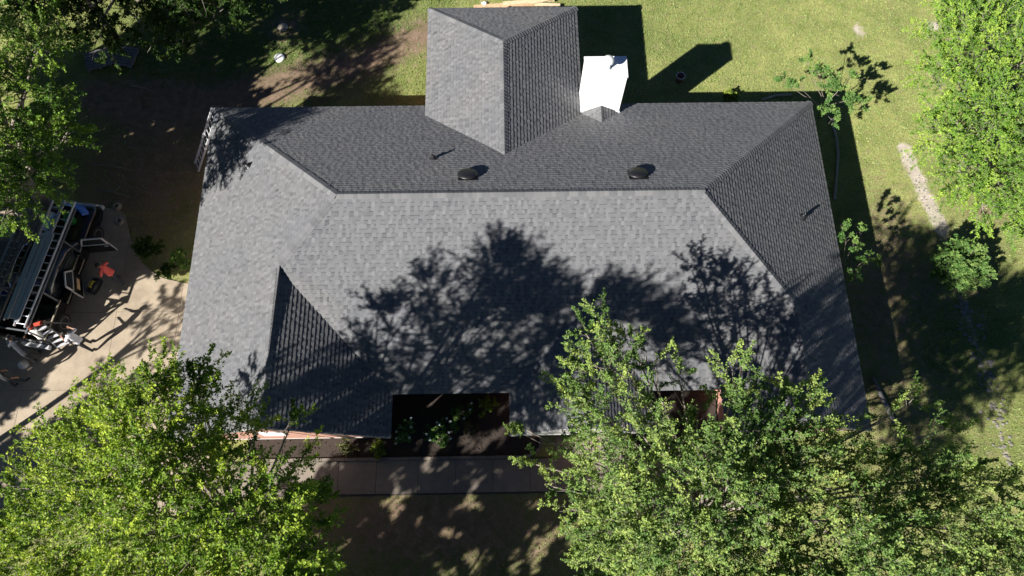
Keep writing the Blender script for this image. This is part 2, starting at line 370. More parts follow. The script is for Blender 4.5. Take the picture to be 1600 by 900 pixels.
for (nm, poly, anchor, u2, p) in planes:
    O, A, U, Nn, s = plane_frame(anchor, u2, p)
    pl = [((Vector((q[0], q[1], 0)) - Vector((O.x, O.y, 0))).dot(Vector((A.x, A.y, 0))), ((q[0] - O.x) * u2[0] + (q[1] - O.y) * u2[1]) * s) for q in poly]
    P = lambda a, v, h: O + A * a + U * v + Nn * h
    dv = [P(a, v, -.012) for a, v in pl]; ids = list(range(len(dv)))
    ar = sum(pl[i][0] * pl[(i + 1) % len(pl)][1] - pl[(i + 1) % len(pl)][0] * pl[i][1] for i in ids)
    deck.add(dv, [tuple(ids) if ar > 0 else tuple(reversed(ids))])
    vmin = min(v for a, v in pl); vmax = max(v for a, v in pl); nc = int(math.ceil((vmax - vmin) / EXP))
    for c in range(nc):
        v0 = vmin + c * EXP; v1 = min(v0 + EXP, vmax); v0g = v0 - (.03 if c == 0 else 0)
        lo = scan(pl, v0 + 1e-3); hi = scan(pl, v1 - 1e-3)
        if len(lo) != len(hi): lo = hi = scan(pl, (v0 + v1) / 2)
        off = (c * .381 + rs.random() * .1) % 1.0
        for (l0, l1), (h0, h1) in zip(lo, hi):
            k = math.floor(min(l0, h0) - off)
            while k + off < max(l1, h1):
                s0 = k + off; s1 = s0 + 1.0; vi = rs.randrange(16)
                inside = s0 >= max(l0, h0) and s1 <= min(l1, h1)
                if nm == 'S' and inside and c > 0 and v1 - v0 > EXP - 1e-4:
                    strips.append((v0, s0, vi, P(s0, v0, 0)))
                for (t0, t1, up, ti) in variants[vi] if not (nm == 'S' and inside and c > 0 and v1 - v0 > EXP - 1e-4) else []:
                    ti2 = min(1, max(.1, ti + rs.gauss(0, .05)))
                    a0 = min(max(s0 + t0, l0), l1); a1 = min(max(s0 + t1, l0), l1); b0 = min(max(s0 + t0, h0), h1); b1 = min(max(s0 + t1, h0), h1)
                    if a1 - a0 < .004 and b1 - b0 < .004: continue
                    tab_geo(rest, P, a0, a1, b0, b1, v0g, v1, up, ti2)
                k += 1
    if nm == 'S': SF = (O, A, U, Nn, P)
# the 300 strips of the sunlit front slope that show largest stay single shingles
strips.sort(key=lambda q: (-q[0], abs(q[1])))
O, A, U, Nn, P = SF
roof = hb(deck, 'roof', M['deck'])
for vi in range(16):
    mb = MB(); Pl = lambda a, v, h: A * a + U * v + Nn * h
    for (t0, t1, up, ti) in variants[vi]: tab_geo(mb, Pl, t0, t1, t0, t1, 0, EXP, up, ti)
    shingle_meshes[vi] = mb.mesh('shingle', M['shingle'])
for i, (v0, s0, vi, pos) in enumerate(strips):
    if i < 300: link_mesh('shingle', shingle_meshes[vi], roof, pos)
    else:
        for (t0, t1, up, ti) in variants[vi]: tab_geo(rest, P, s0 + t0, s0 + t1, s0 + t0, s0 + t1, v0, v0 + EXP, up, min(1, max(.1, ti + rs.gauss(0, .05))))
tag(rest.build('shingles', M['shingle'], roof), kind='stuff')

# ridge and hip caps
def nrm(name):
    for q in planes:
        if q[0] == name: return plane_frame(q[2], q[3], q[4])[3]
cap_lines = [(R1, R2, 'S', 'N'), ((xE, yN, HE), R2, 'E', 'N'), (V2, R2, 'S', 'E'), (V1, R1, 'S', 'W'), ((xW, yN, HE), R1, 'W', 'N'), (NM, NR, 'NWW', 'NWE'),
             ((nx1, ny, HE + nz0), NR, 'NWE', 'NWN'), ((nx0, ny, HE + nz0), NR, 'NWW', 'NWN'),
             ((V1[0], yG, V1[2]), V1, 'W', 'WI'), ((V3[0], yG, V3[2]), V3, 'MW', 'ME'), ((V2[0], yG, V2[2]), V2, 'EI', 'E'), ((cm, cyk, cz0 + CK), (cm, cy0, cz0 + CK), 'CW', 'CE')]
caprest = MB(); ncap = 0
for (a, b, p1, p2) in cap_lines:
    a = Vector(a); b = Vector(b); L = (b - a).length; d = (b - a) / L; N1 = nrm(p1); N2 = nrm(p2)
    d1 = d.cross(N1).normalized(); d2 = d.cross(N2).normalized(); NA = (N1 + N2).normalized()
    if d1.dot(N2) > 0: d1 = -d1
    if d2.dot(N1) > 0: d2 = -d2
    wd = .15 if p1 != 'CW' else .09
    def cap_vs(o, tintless=None):
        def ring(s_, h):
            return [o + d * s_ + d1 * wd + N1 * (h * .8), o + d * s_ + d1 * .035 + N1 * h, o + d * s_ + NA * (h + .004), o + d * s_ + d2 * .035 + N2 * h, o + d * s_ + d2 * wd + N2 * (h * .8)]
        lo_ = ring(0, .038); hi_ = ring(EXP * 1.05, .020); bt = [o + d1 * wd + N1 * -.005, o + d1 * .03 + N1 * .004, o + NA * .006, o + d2 * .03 + N2 * .004, o + d2 * wd + N2 * -.005]
        return lo_ + hi_ + bt
    flip = (d1.cross(d)).dot(N1) > 0
    tops = [(0, 1, 6, 5), (1, 2, 7, 6), (2, 3, 8, 7), (3, 4, 9, 8)]; butts = [(10, 11, 1, 0), (11, 12, 2, 1), (12, 13, 3, 2), (13, 14, 4, 3)]; side = [(10, 0, 5), (14, 9, 4)]
    fl = (lambda f: tuple(reversed(f))) if not flip else (lambda f: f)
    metas = []
    for q in range(5):
        mb = MB(); ti = [.42, .55, .66, .48, .78][q]; vs = cap_vs(Vector((0, 0, 0)))
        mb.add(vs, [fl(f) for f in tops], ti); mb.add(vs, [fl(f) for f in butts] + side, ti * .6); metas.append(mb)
    ms = [mb.mesh('ridge_cap', M['shingle']) for mb in metas]
    n = int(L / EXP)
    for i in range(n + 1):
        o = a + d * (i * EXP); q = rs.randrange(5)
        if o is not None and (i * EXP) > L - .03: continue
        if ncap < 300: link_mesh('ridge_cap', ms[q], roof, o); ncap += 1
        else: caprest.add([Vector(v) + o for v in metas[q].v], metas[q].f, metas[q].t[0])
tag(caprest.build('ridge_caps', M['shingle'], roof), kind='stuff')

# eave boards, drip edge, rake boards, soffits
fas = MB(); drip = MB(); sof = MB()
def eave(a, b, z, outn):
    a = Vector((a[0], a[1], z)); b = Vector((b[0], b[1], z)); o = Vector((outn[0], outn[1], 0))
    fas.bar(a - o * .03 + Vector((0, 0, -.115)), b - o * .03 + Vector((0, 0, -.115)), .024, .19)
    drip.bar(a + o * .004 + Vector((0, 0, -.012)), b + o * .004 + Vector((0, 0, -.012)), .03, .022)
eave((xW, yN), (xE, yN), HE, (0, 1)); eave((xW, yG), (xW, yN), HE, (-1, 0)); eave((xE, yG), (xE, yN), HE, (1, 0))
eave((n1, yS), (n2, yS), HE, (0, -1)); eave((n2b, yS), (n3, yS), HE, (0, -1))
for x, o in ((n1, 1), (n2, -1), (n2b, 1), (n3, -1)): eave((x, yG), (x, yS), HE, (o, 0))
yj = yN - nz0 / PM
eave((nx0, yj), (nx0, ny), HE + nz0, (-1, 0)); eave((nx1, yj), (nx1, ny), HE + nz0, (1, 0)); eave((nx0, ny), (nx1, ny), HE + nz0, (0, 1))
gables = [(xW, V1, n1), (n2, V3, n2b), (n3, V2, xE)]
for (xa, V, xb) in gables:
    for x in (xa, xb):
        a = Vector((x, yG + .012, HE - .08)); b = Vector((V[0], yG + .012, V[2] - .08)); fas.bar(a, b, .024, .16)
        drip.bar(a + Vector((0, -.012, .075)), b + Vector((0, -.012, .075)), .03, .02)
hb(fas, 'fascia_board', M['fascia']); hb(drip, 'drip_edge', M['drip'])
def srect(x0, x1, y0, y1, z): sof.add([(x0, y0, z), (x1, y0, z), (x1, y1, z), (x0, y1, z)], [(3, 2, 1, 0)])
zs = HE - .19
for (x0, x1, y0, y1) in ((xW + .04, xE - .04, yS + .04, yN - .04), (xW + .04, n1 - .04, yG + .04, yS + .036), (n2 + .04, n2b - .04, yG + .04, yS + .036), (n3 + .04, xE - .04, yG + .04, yS + .036)): srect(x0, x1, y0, y1, zs)
srect(nx0 + .04, nx1 - .04, yN - .036, ny - .04, HE + nz0 - .19)
hb(sof, 'soffit', M['soffit'])

# walls
wall = MB(); I = .5
def wallbox(x0, x1, y0, y1, z1): wall.box(((x0 + x1) / 2, (y0 + y1) / 2, z1 / 2), (x1 - x0, y1 - y0, z1))
wallbox(xW + I, xE - I, yS + I, yN - I, HE - .2)
for (x0, x1) in ((xW + I, n1 - I), (n2 + I, n2b - I), (n3 + I, xE - I)): wallbox(x0 + .003, x1 - .003, yG + .38, yS + I - .003, HE - .203)
wallbox(nx0 + I, nx1 - I, yN - I + .003, ny - I, HE + nz0 - .2)
w_ = hb(wall, 'wall', M['brick'])
for i, (xa, V, xb) in enumerate(gables):
    g = MB(); y0 = yG + .06; pa = (V[2] - HE) / (V[0] - xa); pb = (V[2] - HE) / (xb - V[0]); e = .12
    tri = [(xa + e, HE - .17), (xb - e, HE - .17), (xb - e, HE - .17 + .02), (V[0], V[2] - .10), (xa + e, HE - .17 + .02)]
    vs = [(x, y0, z) for x, z in tri] + [(x, y0 + .2, z) for x, z in tri]
    g.add(vs, [(0, 1, 2, 3, 4), (9, 8, 7, 6, 5)] + [(k, k + 5, (k + 1) % 5 + 5, (k + 1) % 5) for k in range(5)])
    hb(g, 'gable_wall', M['brick'] if i != 1 else M['fascia'])
# louvred vent in the west gable
gv = MB(); vx, vz = V1[0] - .05, HE + .95
for dx in (-.36, .36): gv.box((vx + dx, yG + .045, vz), (.05, .05, .62))
for dz in (-.29, .29): gv.box((vx, yG + .045, vz + dz), (.67, .05, .05))
gvent = hb(gv, 'gable_vent', M['white'])
for k in range(6):
    mb = MB(); mb.box((vx, yG + .045, vz - .22 + k * .088), (.66, .03, .06), rot=Matrix.Rotation(-.6, 3, 'X')); mb.build('louvre', M['white'], gvent)
# windows and doors
def window(x, y, z, wd, ht, axis_, out):
    fr = MB(); gl = MB()
    def b_(mb, du, dz, su, sz, th, pr):
        if axis_ == 'x': mb.box((x + du, y + out * pr, z + dz), (su, th, sz))
        else: mb.box((x + out * pr, y + du, z + dz), (th, su, sz))
    for s_ in (-1, 1): b_(fr, s_ * wd / 2, 0, .06, ht + .06, .07, .02); b_(fr, 0, s_ * ht / 2, wd - .06, .06, .07, .02)
    b_(fr, 0, 0, wd - .06, .04, .05, .02)
    o = hb(fr, 'window', M['white']); b_(gl, 0, 0, wd - .05, ht - .05, .02, .012); g = gl.build('pane', M['glass'], o)
yw = yG + .38
for x in (-9.4, -7.7, -6.0): window(x, yw, 1.35, 1.1, 1.3, 'x', -1)
window(-2.9, yS + I, 1.35, 1.2, 1.4, 'x', -1); window(-1.2, yS + I, 1.35, 1.2, 1.4, 'x', -1)
window(1.3, yw, 1.35, .8, 1.3, 'x', -1); window(6.2, yS + I, 1.35, 1.2, 1.3, 'x', -1)
for x in (8.8, 10.9): window(x, yw, 1.35, 1.1, 1.3, 'x', -1)
for y in (7.5, 11, 14): window(xE - I, y, 1.4, 1.1, 1.2, 'y', 1)
for x in (-9, -5.5, 6.5, 9.5): window(x, yN - I, 1.4, 1.1, 1.2, 'x', 1)
dr = MB(); dr.box((3.2, yw - .02, 1.02), (.95, .06, 2.04)); do = hb(dr, 'door', M['terracotta']); mb = MB(); mb.lathe([(.03, -.04), (.035, 0), (.02, .03)], (3.55, yw - .07, 1.0), 10, Matrix.Rotation(math.pi / 2, 3, 'X')); mb.build('handle', M['alu'], do)
gd = MB()
for k in range(4): gd.box((xW + I - .02, 7.2, .28 + k * .54), (.05, 4.6, .52))
hb(gd, 'garage_door', M['white'])

# chimney
ch = MB(); ch.box(((cx0 + cx1) / 2, (cy0 + cy1) / 2, (czt - .05) / 2), (cx1 - cx0 - .06, cy1 - cy0 - .06, czt - .05)); chim = hb(ch, 'chimney', M['white'])
k_ = MB()
for sx in (cx0 + .058, cx1 - .058):
    for sy in (cy0 + .058, cy1 - .058): k_.box((sx + (-.016 if sx < 3.5 else .016) * -1, sy + (-.016 if sy < 16.4 else .016) * -1, (czt - .1) / 2 + .8), (.10, .10, czt - 1.7))
k_.build('corner_board', M['white'], chim)
k_ = MB(); k_.box(((cx0 + cx1) / 2, (cy0 + cy1) / 2, czt - .02), (cx1 - cx0, cy1 - cy0, .06)); k_.build('chimney_cap', M['whitemetal'], chim)
k_ = MB(); px_, py_ = 3.80, 16.36
k_.lathe([(.13, 0), (.13, .06), (.105, .07), (.105, .44)], (px_, py_, czt + .01), 20); fl_ = k_.build('flue', M['whitemetal'], chim, True)
k_ = MB(); k_.lathe([(.12, .40), (.21, .41), (.215, .45), (.18, .52), (.10, .57), (.01, .585)], (px_, py_, czt + .01), 24); k_.build('flue_cap', M['whitemetal'], chim, True)
k_ = MB()
for (a, b) in (((cx0 - .02, cy0 - .03, cz0 - .02), (cx0 - .02, cy1, HE + .25)), ((cx1 + .02, cy0 - .03, cz0 - .02), (cx1 + .02, cy1, HE + .25)), ((cx0, cy0 - .012, cz0 + .05), (cx1, cy0 - .012, cz0 + .05))): k_.bar(a, b, .02, .12)
k_.build('flashing', M['whitemetal'], chim)

# roof vents and pipes
def pipe_vent(x, y, z, h, n, lean=0):
    mb = MB(); mb.lathe([(.05, -.15), (.05, h), (.038, h), (.038, h - .05)], (x, y, z), 14); o = mb.build('vent_pipe', M['lead'], roof, True)
    f_ = MB(); f_.lathe([(.13, -.06), (.12, .03), (.065, .09), (.052, .12)], (x, y, z), 14); f_.build('pipe_boot', M['lead'], roof, True) if False else None
    q = Vector((0, 0, 1)).rotation_difference(n).to_matrix()
    f_ = MB(); f_.lathe([(.15, .018), (.14, .03), (.07, .06), (.055, .14)], (x, y, z), 14, q); f_.build('pipe_boot', M['lead'], roof, True)
NN_ = nrm('N')
pipe_vent(-2.47, 12.89, 4.9, .27, NN_); pipe_vent(-9.35, 13.28, 3.84, .2, nrm('W')); pipe_vent(10.78, 11.1, 3.52, .27, nrm('E'))
for (x, y) in ((-1.22, 11.80), (4.50, 11.76)):
    z = HE + PM * (yN - y); q = Vector((0, 0, 1)).rotation_difference(NN_).to_matrix()
    mb = MB(); mb.box(Vector((x, y, z)) + NN_ * .02, (.62, .62, .02), rot=q); mb.lathe([(.2, 0), (.2, .08), (.22, .09)], Vector((x, y, z)), 24, q)
    o = mb.build('roof_vent', M['black'], roof, False)
    mb = MB(); mb.lathe([(.30, .06), (.345, .065), (.35, .085), (.33, .125), (.26, .16), (.14, .185), (.01, .19)], Vector((x, y, z)), 28, q); mb.build('vent_dome', M['black'], roof, True)

# ------------------------------------------------------------------ trees
def unit(a): return a / (np.linalg.norm(a, axis=-1, keepdims=True) + 1e-9)
def leaves(C, R_, rng, dens, L, W, twl, per, up=.45, squash=.85, nk=9):
    """leaf quads on twigs on branchlets, so that a clump reads as sprays with gaps; returns leaf quads, tints, twig starts and ends, branchlet starts and ends"""
    Bo, Bd, Bl, Bt = [], [], [], []; mid = np.average(C, axis=0, weights=R_ ** 2); span = np.abs(C - mid).max() + 1e-6
    for c, r in zip(C, R_):
        n = max(4, int(dens * r * r * (1 + .3 * r))); out = (c - mid) / span * .7; out[2] *= .4
        d = unit(rng.normal(size=(n, 3)) + np.array([0, 0, .3])); rad = r * rng.random(n) ** .5 * .8
        Bo.append(c + d * rad[:, None] * np.array([1, 1, squash])); Bd.append(unit(d * .6 + out + np.array([0, 0, up]) + rng.normal(size=(n, 3)) * .28))
        Bl.append(rng.uniform(.4, 1.0, n) * twl * (.5 + .5 * min(1.1, r))); Bt.append(rng.normal(0, .07) + rng.normal(0, .19, n))
    Bo = np.concatenate(Bo); Bd = np.concatenate(Bd); Bl = np.concatenate(Bl); Bt = np.concatenate(Bt); nb = len(Bo); k = nk
    s = np.clip((np.arange(k) + .8)[None, :] / k + rng.normal(0, .03, (nb, k)), .05, 1)
    O_ = (Bo[:, None, :] + Bd[:, None, :] * (Bl[:, None] * s)[..., None]).reshape(-1, 3)
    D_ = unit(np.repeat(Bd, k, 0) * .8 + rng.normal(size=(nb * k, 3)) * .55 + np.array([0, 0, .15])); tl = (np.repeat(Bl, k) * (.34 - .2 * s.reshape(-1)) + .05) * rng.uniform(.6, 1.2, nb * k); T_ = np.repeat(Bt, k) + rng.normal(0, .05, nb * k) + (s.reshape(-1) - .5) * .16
    n = len(O_); s = (np.arange(per) + .6) / per; s = np.clip(s[None, :] + rng.normal(0, .05, (n, per)), .03, 1.02)
    pos = O_[:, None, :] + D_[:, None, :] * (tl[:, None] * s)[..., None]
    side = unit(np.cross(np.broadcast_to(D_[:, None, :], pos.shape), rng.normal(size=pos.shape)))
    ax = unit(D_[:, None, :] * .6 + side * .85 + rng.normal(size=pos.shape) * .2)
    nr = unit(np.cross(ax, rng.normal(size=pos.shape)) * .5 + rng.normal(size=(n, 1, 3)) * .38 + np.array([-.35, -.3, .75])); wv = unit(np.cross(ax, nr))
    ll = L * rng.uniform(.65, 1.25, (n, per))[..., None]; ww = W * rng.uniform(.7, 1.2, (n, per))[..., None]
    q = np.stack([pos, pos + ax * ll * .5 + wv * ww * .5, pos + ax * ll, pos + ax * ll * .5 - wv * ww * .5], 2).reshape(-1, 4, 3)
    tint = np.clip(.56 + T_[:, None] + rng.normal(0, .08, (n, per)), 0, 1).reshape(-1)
    return q, tint, np.concatenate([O_, Bo]), np.concatenate([O_ + D_ * tl[:, None] * .95, Bo + Bd * Bl[:, None]])
def twig_mesh(S, E_, r0, rng):
    n = len(S); d = unit(E_ - S); x = unit(np.cross(d, rng.normal(size=(n, 3)))); y = np.cross(d, x)
    V = []
    for k in range(3):
        a = 2 * math.pi * k / 3; V.append(S + (x * math.cos(a) + y * math.sin(a)) * r0)
    V = np.stack(V + [E_], 1).reshape(-1, 3); b = np.arange(n)[:, None] * 4
    return V, np.concatenate([b + np.array([0, 1, 3]), b + np.array([1, 2, 3]), b + np.array([2, 0, 3])])
def make_tree(name, label, cat, base, clumps, mat, seed, leaf=(.075, .045), dens=34, twl=.95, per=10, trunk=.2, fork=2.6, up=.45, group=None, twigs=True, squash=.85, limb_r=None, nk=9):
    rng = np.random.default_rng(seed); rr = random.Random(seed)
    root = empty(name, (base[0], base[1], 0), 0, label, cat, group); B = Vector((base[0], base[1], 0))
    C = np.array([c[:3] for c in clumps], float) - np.array([base[0], base[1], 0]); R_ = np.array([c[3] for c in clumps])
    q, tint, S, E_ = leaves(C, R_, rng, dens, leaf[0], leaf[1], twl, per, up, squash, nk)
    V = q.reshape(-1, 3); V[:, 2] = np.maximum(V[:, 2], .03)
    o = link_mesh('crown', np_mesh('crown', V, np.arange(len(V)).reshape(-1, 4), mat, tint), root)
    tk = MB(); top = Vector((C[:, 0].mean() * .25, C[:, 1].mean() * .25, fork))
    if trunk > .01:
        tk.tube([Vector((0, 0, -.15)), Vector((.03, 0, .2)), top * .5 + Vector((rr.uniform(-.1, .1), rr.uniform(-.1, .1), 0)), top], [trunk * 1.5, trunk * 1.15, trunk, trunk * .85], 10)
        lr = limb_r or trunk * .42
        for c, r in zip(C, R_):
            c = Vector(c); mid = top.lerp(c, .5) + Vector((rr.uniform(-.4, .4), rr.uniform(-.4, .4), rr.uniform(-.1, .5))) * min(1, r); st = top * rr.uniform(.78, 1.0)
            tk.tube([st, st.lerp(mid, .55) + Vector((rr.uniform(-.1, .1), rr.uniform(-.1, .1), .08)), mid, mid.lerp(c, .6), c], [lr, lr * .8, lr * .6, lr * .42, lr * .22], 6)
            for k in range(int(3 + r * 4)):
                d = Vector((rr.gauss(0, 1), rr.gauss(0, 1), rr.gauss(.35, .8))).normalized(); s0 = mid.lerp(c, rr.uniform(.5, 1)); e = c + d * r * rr.uniform(.8, 1.15)
                tk.tube([s0, s0.lerp(e, .5) + Vector((rr.uniform(-.12, .12), rr.uniform(-.12, .12), .06)), e], [lr * .25, lr * .15, .004], 5)
    if tk.v: tk.build('trunk', M['bark'], root, True)
    if twigs:
        Vt, Ft = twig_mesh(S, E_, .006, rng); link_mesh('twigs', np_mesh('twigs', Vt, Ft, M['bark']), root)
    return root
def CL(*pp): return [(*at(a, b, z), r) for a, b, z, r in pp]

make_tree('elm_tree', 'tall yellow green tree at the lower left, overhanging the driveway', 'tree', (-8.2, .3), CL(
    (235, 654, 11.6, 0.86), (300, 626, 11.0, 0.60), (180, 654, 10.5, 0.60), (130, 704, 9.6, 0.73), (250, 734, 11.5, 1.07), (340, 704, 10, 0.86), (160, 774, 10.5, 1.03), (75, 784, 9, 0.65),
    (20, 874, 9, 0.95), (100, 864, 10, 0.99), (230, 834, 11.5, 1.16), (340, 814, 12, 0.95), (420, 776, 11.4, 0.65), (435, 826, 12, 0.73), (475, 714, 7.6, 0.30), (490, 789, 9.5, 0.43), (430, 904, 12.2, 0.77),
    (300, 914, 10.5, 1.16), (160, 944, 10, 1.16), (30, 964, 9.5, 1.12), (480, 874, 7, 0.52), (15, 759, 8.6, 0.52), (430, 974, 12, 0.95), (250, 1014, 10, 1.20), (100, 1034, 9, 1.20),
    (300, 589, 11.2, 0.30), (240, 599, 12.0, 0.30), (120, 669, 9.6, 0.34), (400, 659, 8.6, 0.17), (455, 664, 8, 0.17)), M['leaf_bl'], 21, dens=50, trunk=.26, fork=4.0, limb_r=.07, leaf=(.066, .044), twl=1.35, nk=14, per=12, up=.35)
make_tree('cedar_elm', 'broad green tree with grey branches reaching over the front right roof', 'tree', (6.2, .6), CL(
    (930, 571, 8.6, 0.66), (975, 566, 8.5, 0.53), (900, 616, 8, 0.53), (915, 521, 8.4, 0.26), (940, 501, 8.3, 0.25), (985, 531, 8.3, 0.31), (950, 651, 8.5, 0.84), (1020, 626, 8, 0.44), (1015, 706, 9, 0.97), (1100, 706, 9, 0.70),
    (1150, 591, 9, 0.40), (1165, 646, 9, 0.48), (1130, 776, 10, 1.14), (1235, 646, 9, 0.66), (1250, 611, 9, 0.31), (1230, 746, 8.6, 1.1), (1320, 721, 7, 0.70), (1360, 791, 7.8, 1.06), (1440, 731, 8, 0.79), (1425, 630, 6.6, 0.3),
    (1475, 671, 7.5, 0.35), (1500, 746, 7.5, 0.62), (1560, 756, 7, 0.44), (1480, 826, 8.5, 1.06), (1570, 866, 8, 0.92), (935, 746, 8, 0.70), (905, 696, 7.6, 0.40), (1000, 821, 9, 0.97), (940, 831, 8, 0.53),
    (1100, 856, 10, 1.19), (1220, 866, 9, 1.2), (1350, 886, 10, 1.23), (1020, 906, 9, 0.92), (1150, 966, 10, 1.32), (1300, 986, 10, 1.32), (1480, 956, 9, 1.23), (865, 761, 7, 0.26), (890, 796, 7.2, 0.31),
    (1250, 706, 8.4, 0.75), (1180, 696, 9.8, 0.7), (1440, 751, 8.2, 0.70), (1222, 966, 8, 1.14), (1335, 971, 8, 1.06), (1200, 1106, 8.5, 1.32), (950, 835, 6.5, .8), (1000, 800, 6.5, .8), (945, 880, 6.5, .7), (1122, 612, 8, .3), (1088, 642, 8, .3), (1060, 586, 8, 0.26), (1010, 566, 8.2, 0.31), (838, 726, 7, 0.19), (820, 671, 7.3, 0.14), (1385, 655, 6.6, 0.22)), M['leaf_br'], 22, dens=42, trunk=.28, fork=3.6, limb_r=.06, leaf=(.064, .042), twl=1.25, nk=14, per=12, up=.35)
make_tree('hedge_tree', 'dense bright green tree filling the upper right corner', 'tree', (19.6, 15.0), CL(
    (1480, 60, 5, .95), (1540, 40, 6, 1.3), (1590, 100, 6, 1.3), (1500, 135, 5.5, 1.1), (1560, 185, 6, 1.3), (1480, 215, 5, .95), (1500, 275, 4.3, .9), (1560, 280, 5, 1.1), (1590, 335, 4, .7), (1535, 330, 3.4, .5),
    (1625, 220, 6, 1.5), (1645, 50, 6, 1.6), (1655, 330, 5, 1.3), (1500, 0, 5, .95), (1580, -40, 6, 1.4), (1455, 110, 4.4, .5), (1455, 180, 4.4, .5), (1490, 25, 5, .6)), M['leaf_r'], 23, dens=48, trunk=.2, fork=1.6, leaf=(.068, .042), twl=1.15, nk=12, per=11, up=.3)
make_tree('oak_tree', 'green tree at the upper left edge with sunlit outer branches', 'tree', (-19.0, 13.6), CL(
    (60, 60, 7, 1.2), (40, 135, 7.5, 1.1), (85, 185, 7, .85), (30, 220, 7, 1.2), (112, 215, 6.3, .5), (60, 270, 7, .95), (10, 315, 7, .85), (-40, 150, 8, 1.6), (-40, 280, 8, 1.6), (-60, 40, 8, 1.7), (20, 350, 6, .4)), M['leaf_tl'], 24, dens=28, trunk=.24, fork=3.2, leaf=(.085, .052), twl=1.2, nk=12, per=9)
make_tree('shade_tree', 'dark shaded tree at the top, left of the lawn', 'tree', (-17.0, 24.5), CL(
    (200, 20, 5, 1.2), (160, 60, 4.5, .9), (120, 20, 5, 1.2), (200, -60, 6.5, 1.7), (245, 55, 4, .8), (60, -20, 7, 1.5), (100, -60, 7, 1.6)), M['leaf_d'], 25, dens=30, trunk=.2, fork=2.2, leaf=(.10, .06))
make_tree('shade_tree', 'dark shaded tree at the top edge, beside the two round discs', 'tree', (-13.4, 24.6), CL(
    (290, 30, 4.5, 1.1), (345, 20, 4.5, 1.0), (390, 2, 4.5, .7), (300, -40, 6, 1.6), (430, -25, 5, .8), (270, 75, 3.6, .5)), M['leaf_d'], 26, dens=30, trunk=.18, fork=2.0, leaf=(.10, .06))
make_tree('crape_myrtle', 'small open tree at the back right corner of the house', 'tree', (13.9, 17.6), CL(
    (1245, 132, 2.6, 0.27), (1280, 113, 2.9, 0.30), (1300, 138, 2.7, 0.39), (1326, 157, 2.4, 0.34), (1293, 170, 2.2, 0.30), (1261, 95, 3.0, 0.22), (1345, 163, 2.0, 0.24), (1222, 126, 2.4, 0.19), (1326, 120, 2.6, 0.22), (1300, 188, 2, 0.19)), M['leaf_s'], 27, dens=125, trunk=.05, fork=.7, leaf=(.08, .05), twl=.5, per=8)
make_tree('round_shrub', 'rounded green shrub beside the stony strip on the right lawn', 'shrub', (18.1, 10.0), CL(
    (1480, 405, 1.3, .5), (1520, 400, 1.4, .55), (1500, 435, 1.2, .55), (1530, 430, 1.1, .45), (1500, 390, 1.3, .5), (1470, 430, .9, .35), (1503, 415, 1.6, .5)), M['leaf_s'], 28, dens=190, trunk=.05, fork=.3, leaf=(.07, .045), twl=.4, per=8)
make_tree('leggy_shrub', 'thin leggy shrub in the shade along the right wall', 'shrub', (13.2, 9.7), CL(
    (1322, 372, 2.9, .2), (1332, 385, 2.7, .22), (1352, 405, 2.6, .22), (1365, 405, 2.4, .15), (1335, 428, 2.4, .22), (1318, 355, 3.0, .12), (1345, 360, 2.8, .12)), M['leaf_s'], 29, dens=110, trunk=.03, fork=.5, leaf=(.085, .05), twl=.45, per=7)
# unseen trees placed by the shade they cast, some added only for it
def far_tree(i, c, r, lab, dens=13, leaf=(.30, .19)):
    rr = random.Random(100 + i); cl = [(c[0], c[1], c[2], r * .55)]
    for k in range(9):
        a = rr.uniform(0, 6.283); e = rr.uniform(-.5, .7); q = r * rr.uniform(.5, .75); cl.append((c[0] + math.cos(a) * q, c[1] + math.sin(a) * q, c[2] + e * r * .7, r * rr.uniform(.35, .5)))
    make_tree('yard_tree', lab, 'tree', (c[0], c[1]), cl, M['leaf_tl'], 200 + i, leaf=leaf, dens=dens, twl=1.1, per=6, trunk=.11, fork=max(1.2, c[2] - r), twigs=False)
def shade_at(x, y, z): return (x - 1.128 * z, y - .896 * z, z)
for i, (x, y, z, r, lab) in enumerate((
    (-17.3, 12.1, 5, 2.6, 'leafy tree left of the picture, level with the parked pickup'), (-13.9, 13.6, 6, 2.0, 'small leafy tree left of the picture, nearest the driveway curve'),
    (-20.6, 9.6, 4.6, 2.3, 'leafy tree left of the picture, level with the trailer'), (-14.6, 17.2, 5, 2.4, 'leafy tree left of the picture, level with the leaning ladder'),
    (-19.2, 15.6, 4.6, 2.4, 'leafy tree left of the picture, behind the trailer'), (-17.6, 20.3, 4.6, 2.5, 'leafy tree left of the picture, level with the pallets'),
    (-19.2, 6.6, 6, 1.2, 'slim leafy tree left of the picture, level with the workers'), (-17.6, 2.6, 6, 1.5, 'slim leafy tree left of the picture, at the street end of the driveway'),
    (-3.6, 2.0, 8, 2.6, 'leafy tree below the picture, in front of the walkway'), (1.6, 1.0, 8, 2.8, 'leafy tree below the picture, in front of the entrance'), (-6.0, .2, 8, 2.4, 'leafy tree below the picture, beside the lower left tree'),
    (6.4, 3.2, 9, 1.5, 'leafy tree below the picture, in front of the second recess'), (-1.0, -1.0, 8, 2.4, 'leafy tree below the picture, nearest the front lawn'))):  # tree before the second recess is unseen, added to darken that recess
    far_tree(i + 1, shade_at(x, y, z), r, lab, 20 if x < -12 else (18 if x > 5 else 6))
far_tree(22, shade_at(-13.3, 11.75, 6), 1.3, 'slender leafy tree left of the picture, before the driveway curve')
far_tree(23, shade_at(-13.2, 22.2, 7.5), 1.7, 'tall leafy tree left of the picture, level with the round discs')
far_tree(25, shade_at(-13.1, 8.7, 6.5), 1.25, 'thin airy tree left of the picture, level with the garage', 9, (.12, .08))
far_tree(28, shade_at(-15.2, 5.6, 6.5), .9, 'small airy tree left of the picture, level with the driveway joint', 7, (.12, .08))
